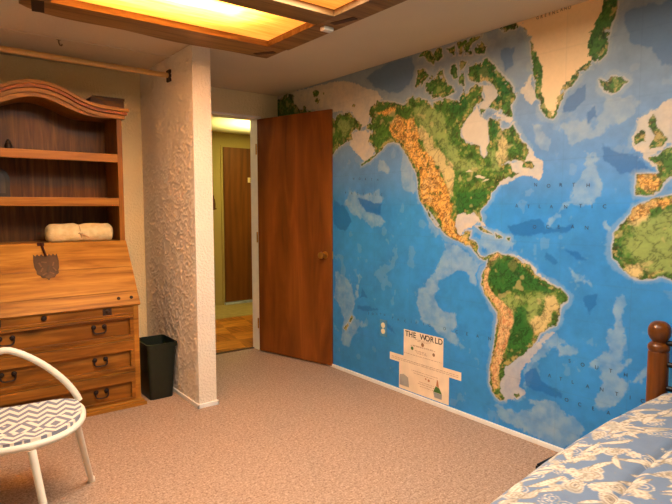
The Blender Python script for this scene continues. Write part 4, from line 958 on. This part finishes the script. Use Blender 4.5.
# ------------------------------------------------------------------ comforter
def comforter():
    nu, nv = 560, 520           # u along the bed, v across and down the sides
    u = np.linspace(0, 1, nu); v = np.linspace(0, 1, nv)
    Uu, Vv = np.meshgrid(u, v, indexing='ij')
    x = .36+(2.395-.36)*Uu
    yl = np.interp(x, [.36, 1.05, 1.18, 1.56, 1.85, 2.2, 2.4], [.825, .838, .855, .903, .926, .94, .945])     # left edge of the top
    yr = -.44
    # arc length across: left drape (.34), top, right drape
    Ld, Rr = .34, .055
    topw = yl-yr
    s = Vv*(Ld*2+topw)-Ld            # 0 at the left edge
    ztop = .491
    hump = .034*np.clip(s/.42, 0, 1)**.8*np.clip((topw-s)/.42, 0, 1)**.8
    head = .006*np.exp(-((x-2.12)/.22)**2)*np.clip(s/.16, 0, 1)**.7*np.clip((topw-s)/.3, 0, 1)
    y = np.where(s < 0, yl+.012, np.where(s > topw, yr-.012, yl-s))
    z = np.where(s < 0, ztop+s, np.where(s > topw, ztop-(s-topw), ztop+hump+head))
    # rounded shoulders
    def shoulder(d): return Rr*(1-np.sqrt(np.clip(1-(1-np.clip(d/Rr, 0, 1))**2, 0, 1)))
    z = z-np.where((s >= 0) & (s <= topw), shoulder(s)*.9+shoulder(topw-s)*.9, Rr*.9)
    f1 = vnoise(x, s, 3.2, 31, 3); f2 = vnoise(x*1.0, s*2.4, 5, 32, 3)
    z = z+np.where((s >= 0) & (s <= topw), .007*f1+.004*f2, 0)
    y = y+np.where(s < 0, .012+.010*np.sin(x*17+2*f1), 0)*np.clip(-s/.1, 0, 1)-np.where(s > topw, .010*np.sin(x*15), 0)
    # stitched channel seams along the bed
    for sq in (.27, .60, .95):
        ds = s-sq-.02*np.sin(x*3)
        z = z-.010*np.exp(-(ds/.014)**2)*((s > 0) & (s < topw))
    # cross folds
    # foot end drape: bend down
    end = np.clip((.46-x)/.10, 0, 1); z = z-.0*end
    # ---- print
    ul = x; vl = s
    img = np.broadcast_to(lin(BEDBLUE), x.shape+(3,))*(1+.05*vnoise(ul, vl, 40, 33, 2)[..., None])
    cream = lin(BEDCREAM); tan_ = lin((140,124,100)); dk_ = lin((120,110,104)); pk = lin((196,176,156))
    rnd = random.Random(11)
    xs_ = ul[:, 0]
    def stamp(cx_, cy_, ang, a, b, kind):
        nonlocal img
        i0, i1 = np.searchsorted(xs_, [cx_-a*1.4, cx_+a*1.4])
        if i1-i0 < 2: return
        # v range from the middle column
        sc = s[(i0+i1)//2]; j0, j1 = np.searchsorted(sc, [cy_-a*1.5, cy_+a*1.5])
        if j1-j0 < 2: return
        X = ul[i0:i1, j0:j1]-cx_; Y = vl[i0:i1, j0:j1]-cy_
        c, s_ = math.cos(ang), math.sin(ang)
        p = (X*c+Y*s_)/a; q = (-X*s_+Y*c)/b
        sub = img[i0:i1, j0:j1]
        if kind == 'leaf':        # curved pointed leaf
            q2 = q-.55*(p**2)+.15
            w_ = (1-np.clip(np.abs(p), 0, 1)**1.7)
            d = np.abs(q2)-w_*.62
            sub = over(sub, np.clip(-(d-.14)/.10, 0, 1)*(np.abs(p) < 1.02)*.9, tan_)
            sub = over(sub, np.clip(-d/.10, 0, 1)*(np.abs(p) < 1), cream)
            sub = over(sub, np.clip((.09-np.abs(q2))/.06, 0, 1)*(np.abs(p) < .75)*.5, tan_)
        elif kind == 'paisley':
            r = np.sqrt(p**2+(q*(1.0+.5*p))**2)
            for lo_, hi_, cc in ((0, 1.0, cream), (0, .84, dk_), (0, .74, cream), (.30, .50, tan_), (0, .22, dk_)):
                sub = over(sub, np.clip((hi_-r)/.07, 0, 1)*np.clip((r-lo_)/.05+(lo_ == 0), 0, 1)*.85, cc)
        elif kind == 'flower':
            r = np.sqrt(p**2+q**2); th = np.arctan2(q, p)
            pet = .72+.24*np.abs(np.cos(th*3))
            sub = over(sub, np.clip((pet-r)/.08, 0, 1)*.95, cream)
            sub = over(sub, np.clip((.06-np.abs(r-pet*.72))/.04, 0, 1)*.6, tan_)
            sub = over(sub, np.clip((.30-r)/.06, 0, 1)*.8, pk); sub = over(sub, np.clip((.14-r)/.05, 0, 1)*.8, dk_)
        elif kind == 'scroll':
            r = np.sqrt(p**2+q**2); th = np.arctan2(q, p)
            ph = (r*2.2-th/(2*math.pi)) % 1.0
            m_ = np.clip((.17-np.abs(ph-.5))/.05, 0, 1)*(r < 1)*(r > .12)
            sub = over(sub, m_*.95, cream)
        img[i0:i1, j0:j1] = sub
    img = img.copy()
    # wide floral bands on both sides of each seam with bluer ground between
    for k in range(1300):
        cx_ = rnd.uniform(.4, 2.4); band = rnd.choice([.06, .12, .30, .42, .50, .72, .80, 1.02, 1.1, 1.25, -.12])
        cy_ = band+rnd.gauss(0, .055)
        kind = rnd.choice(['leaf', 'leaf', 'leaf', 'paisley', 'flower', 'scroll', 'scroll'])
        ang = rnd.gauss(.35, .5)+(math.pi if rnd.random() < .5 else 0)
        if kind == 'leaf': stamp(cx_, cy_, ang, rnd.uniform(.03, .075), rnd.uniform(.011, .020), kind)
        elif kind == 'paisley': stamp(cx_, cy_, ang, rnd.uniform(.03, .05), rnd.uniform(.018, .026), kind)
        else:
            a_ = rnd.uniform(.016, .030); stamp(cx_, cy_, ang, a_, a_, kind)
    lum = img.mean(-1); cm = np.clip((lum-.33)/.1, 0, 1)
    vein = np.clip((.10-np.abs(vnoise(ul, vl, 55, 36, 2)))/.05, 0, 1)
    img = over(img, cm*vein*.55, dk_)
    blot = np.clip((vnoise(ul, vl, 30, 37, 3)-.22)/.08, 0, 1)
    img = over(img, cm*blot*.45, lin((132,128,118)))
    co = np.stack([x, y, z], -1)
    t_ = colour_mesh('comforter', co-np.array([1.4, .2, .47]), nu, nv, np.clip(img, 0, .9), printed('comforter_print', .85, .15, 220))
    t_.location = (1.4, .2, .47)
    md = t_.modifiers.new('thickness', 'SOLIDIFY'); md.thickness = .010; md.offset = -1
    tag(t_, 'blue comforter with cream floral pattern spread over the bed', 'comforter')
comforter()
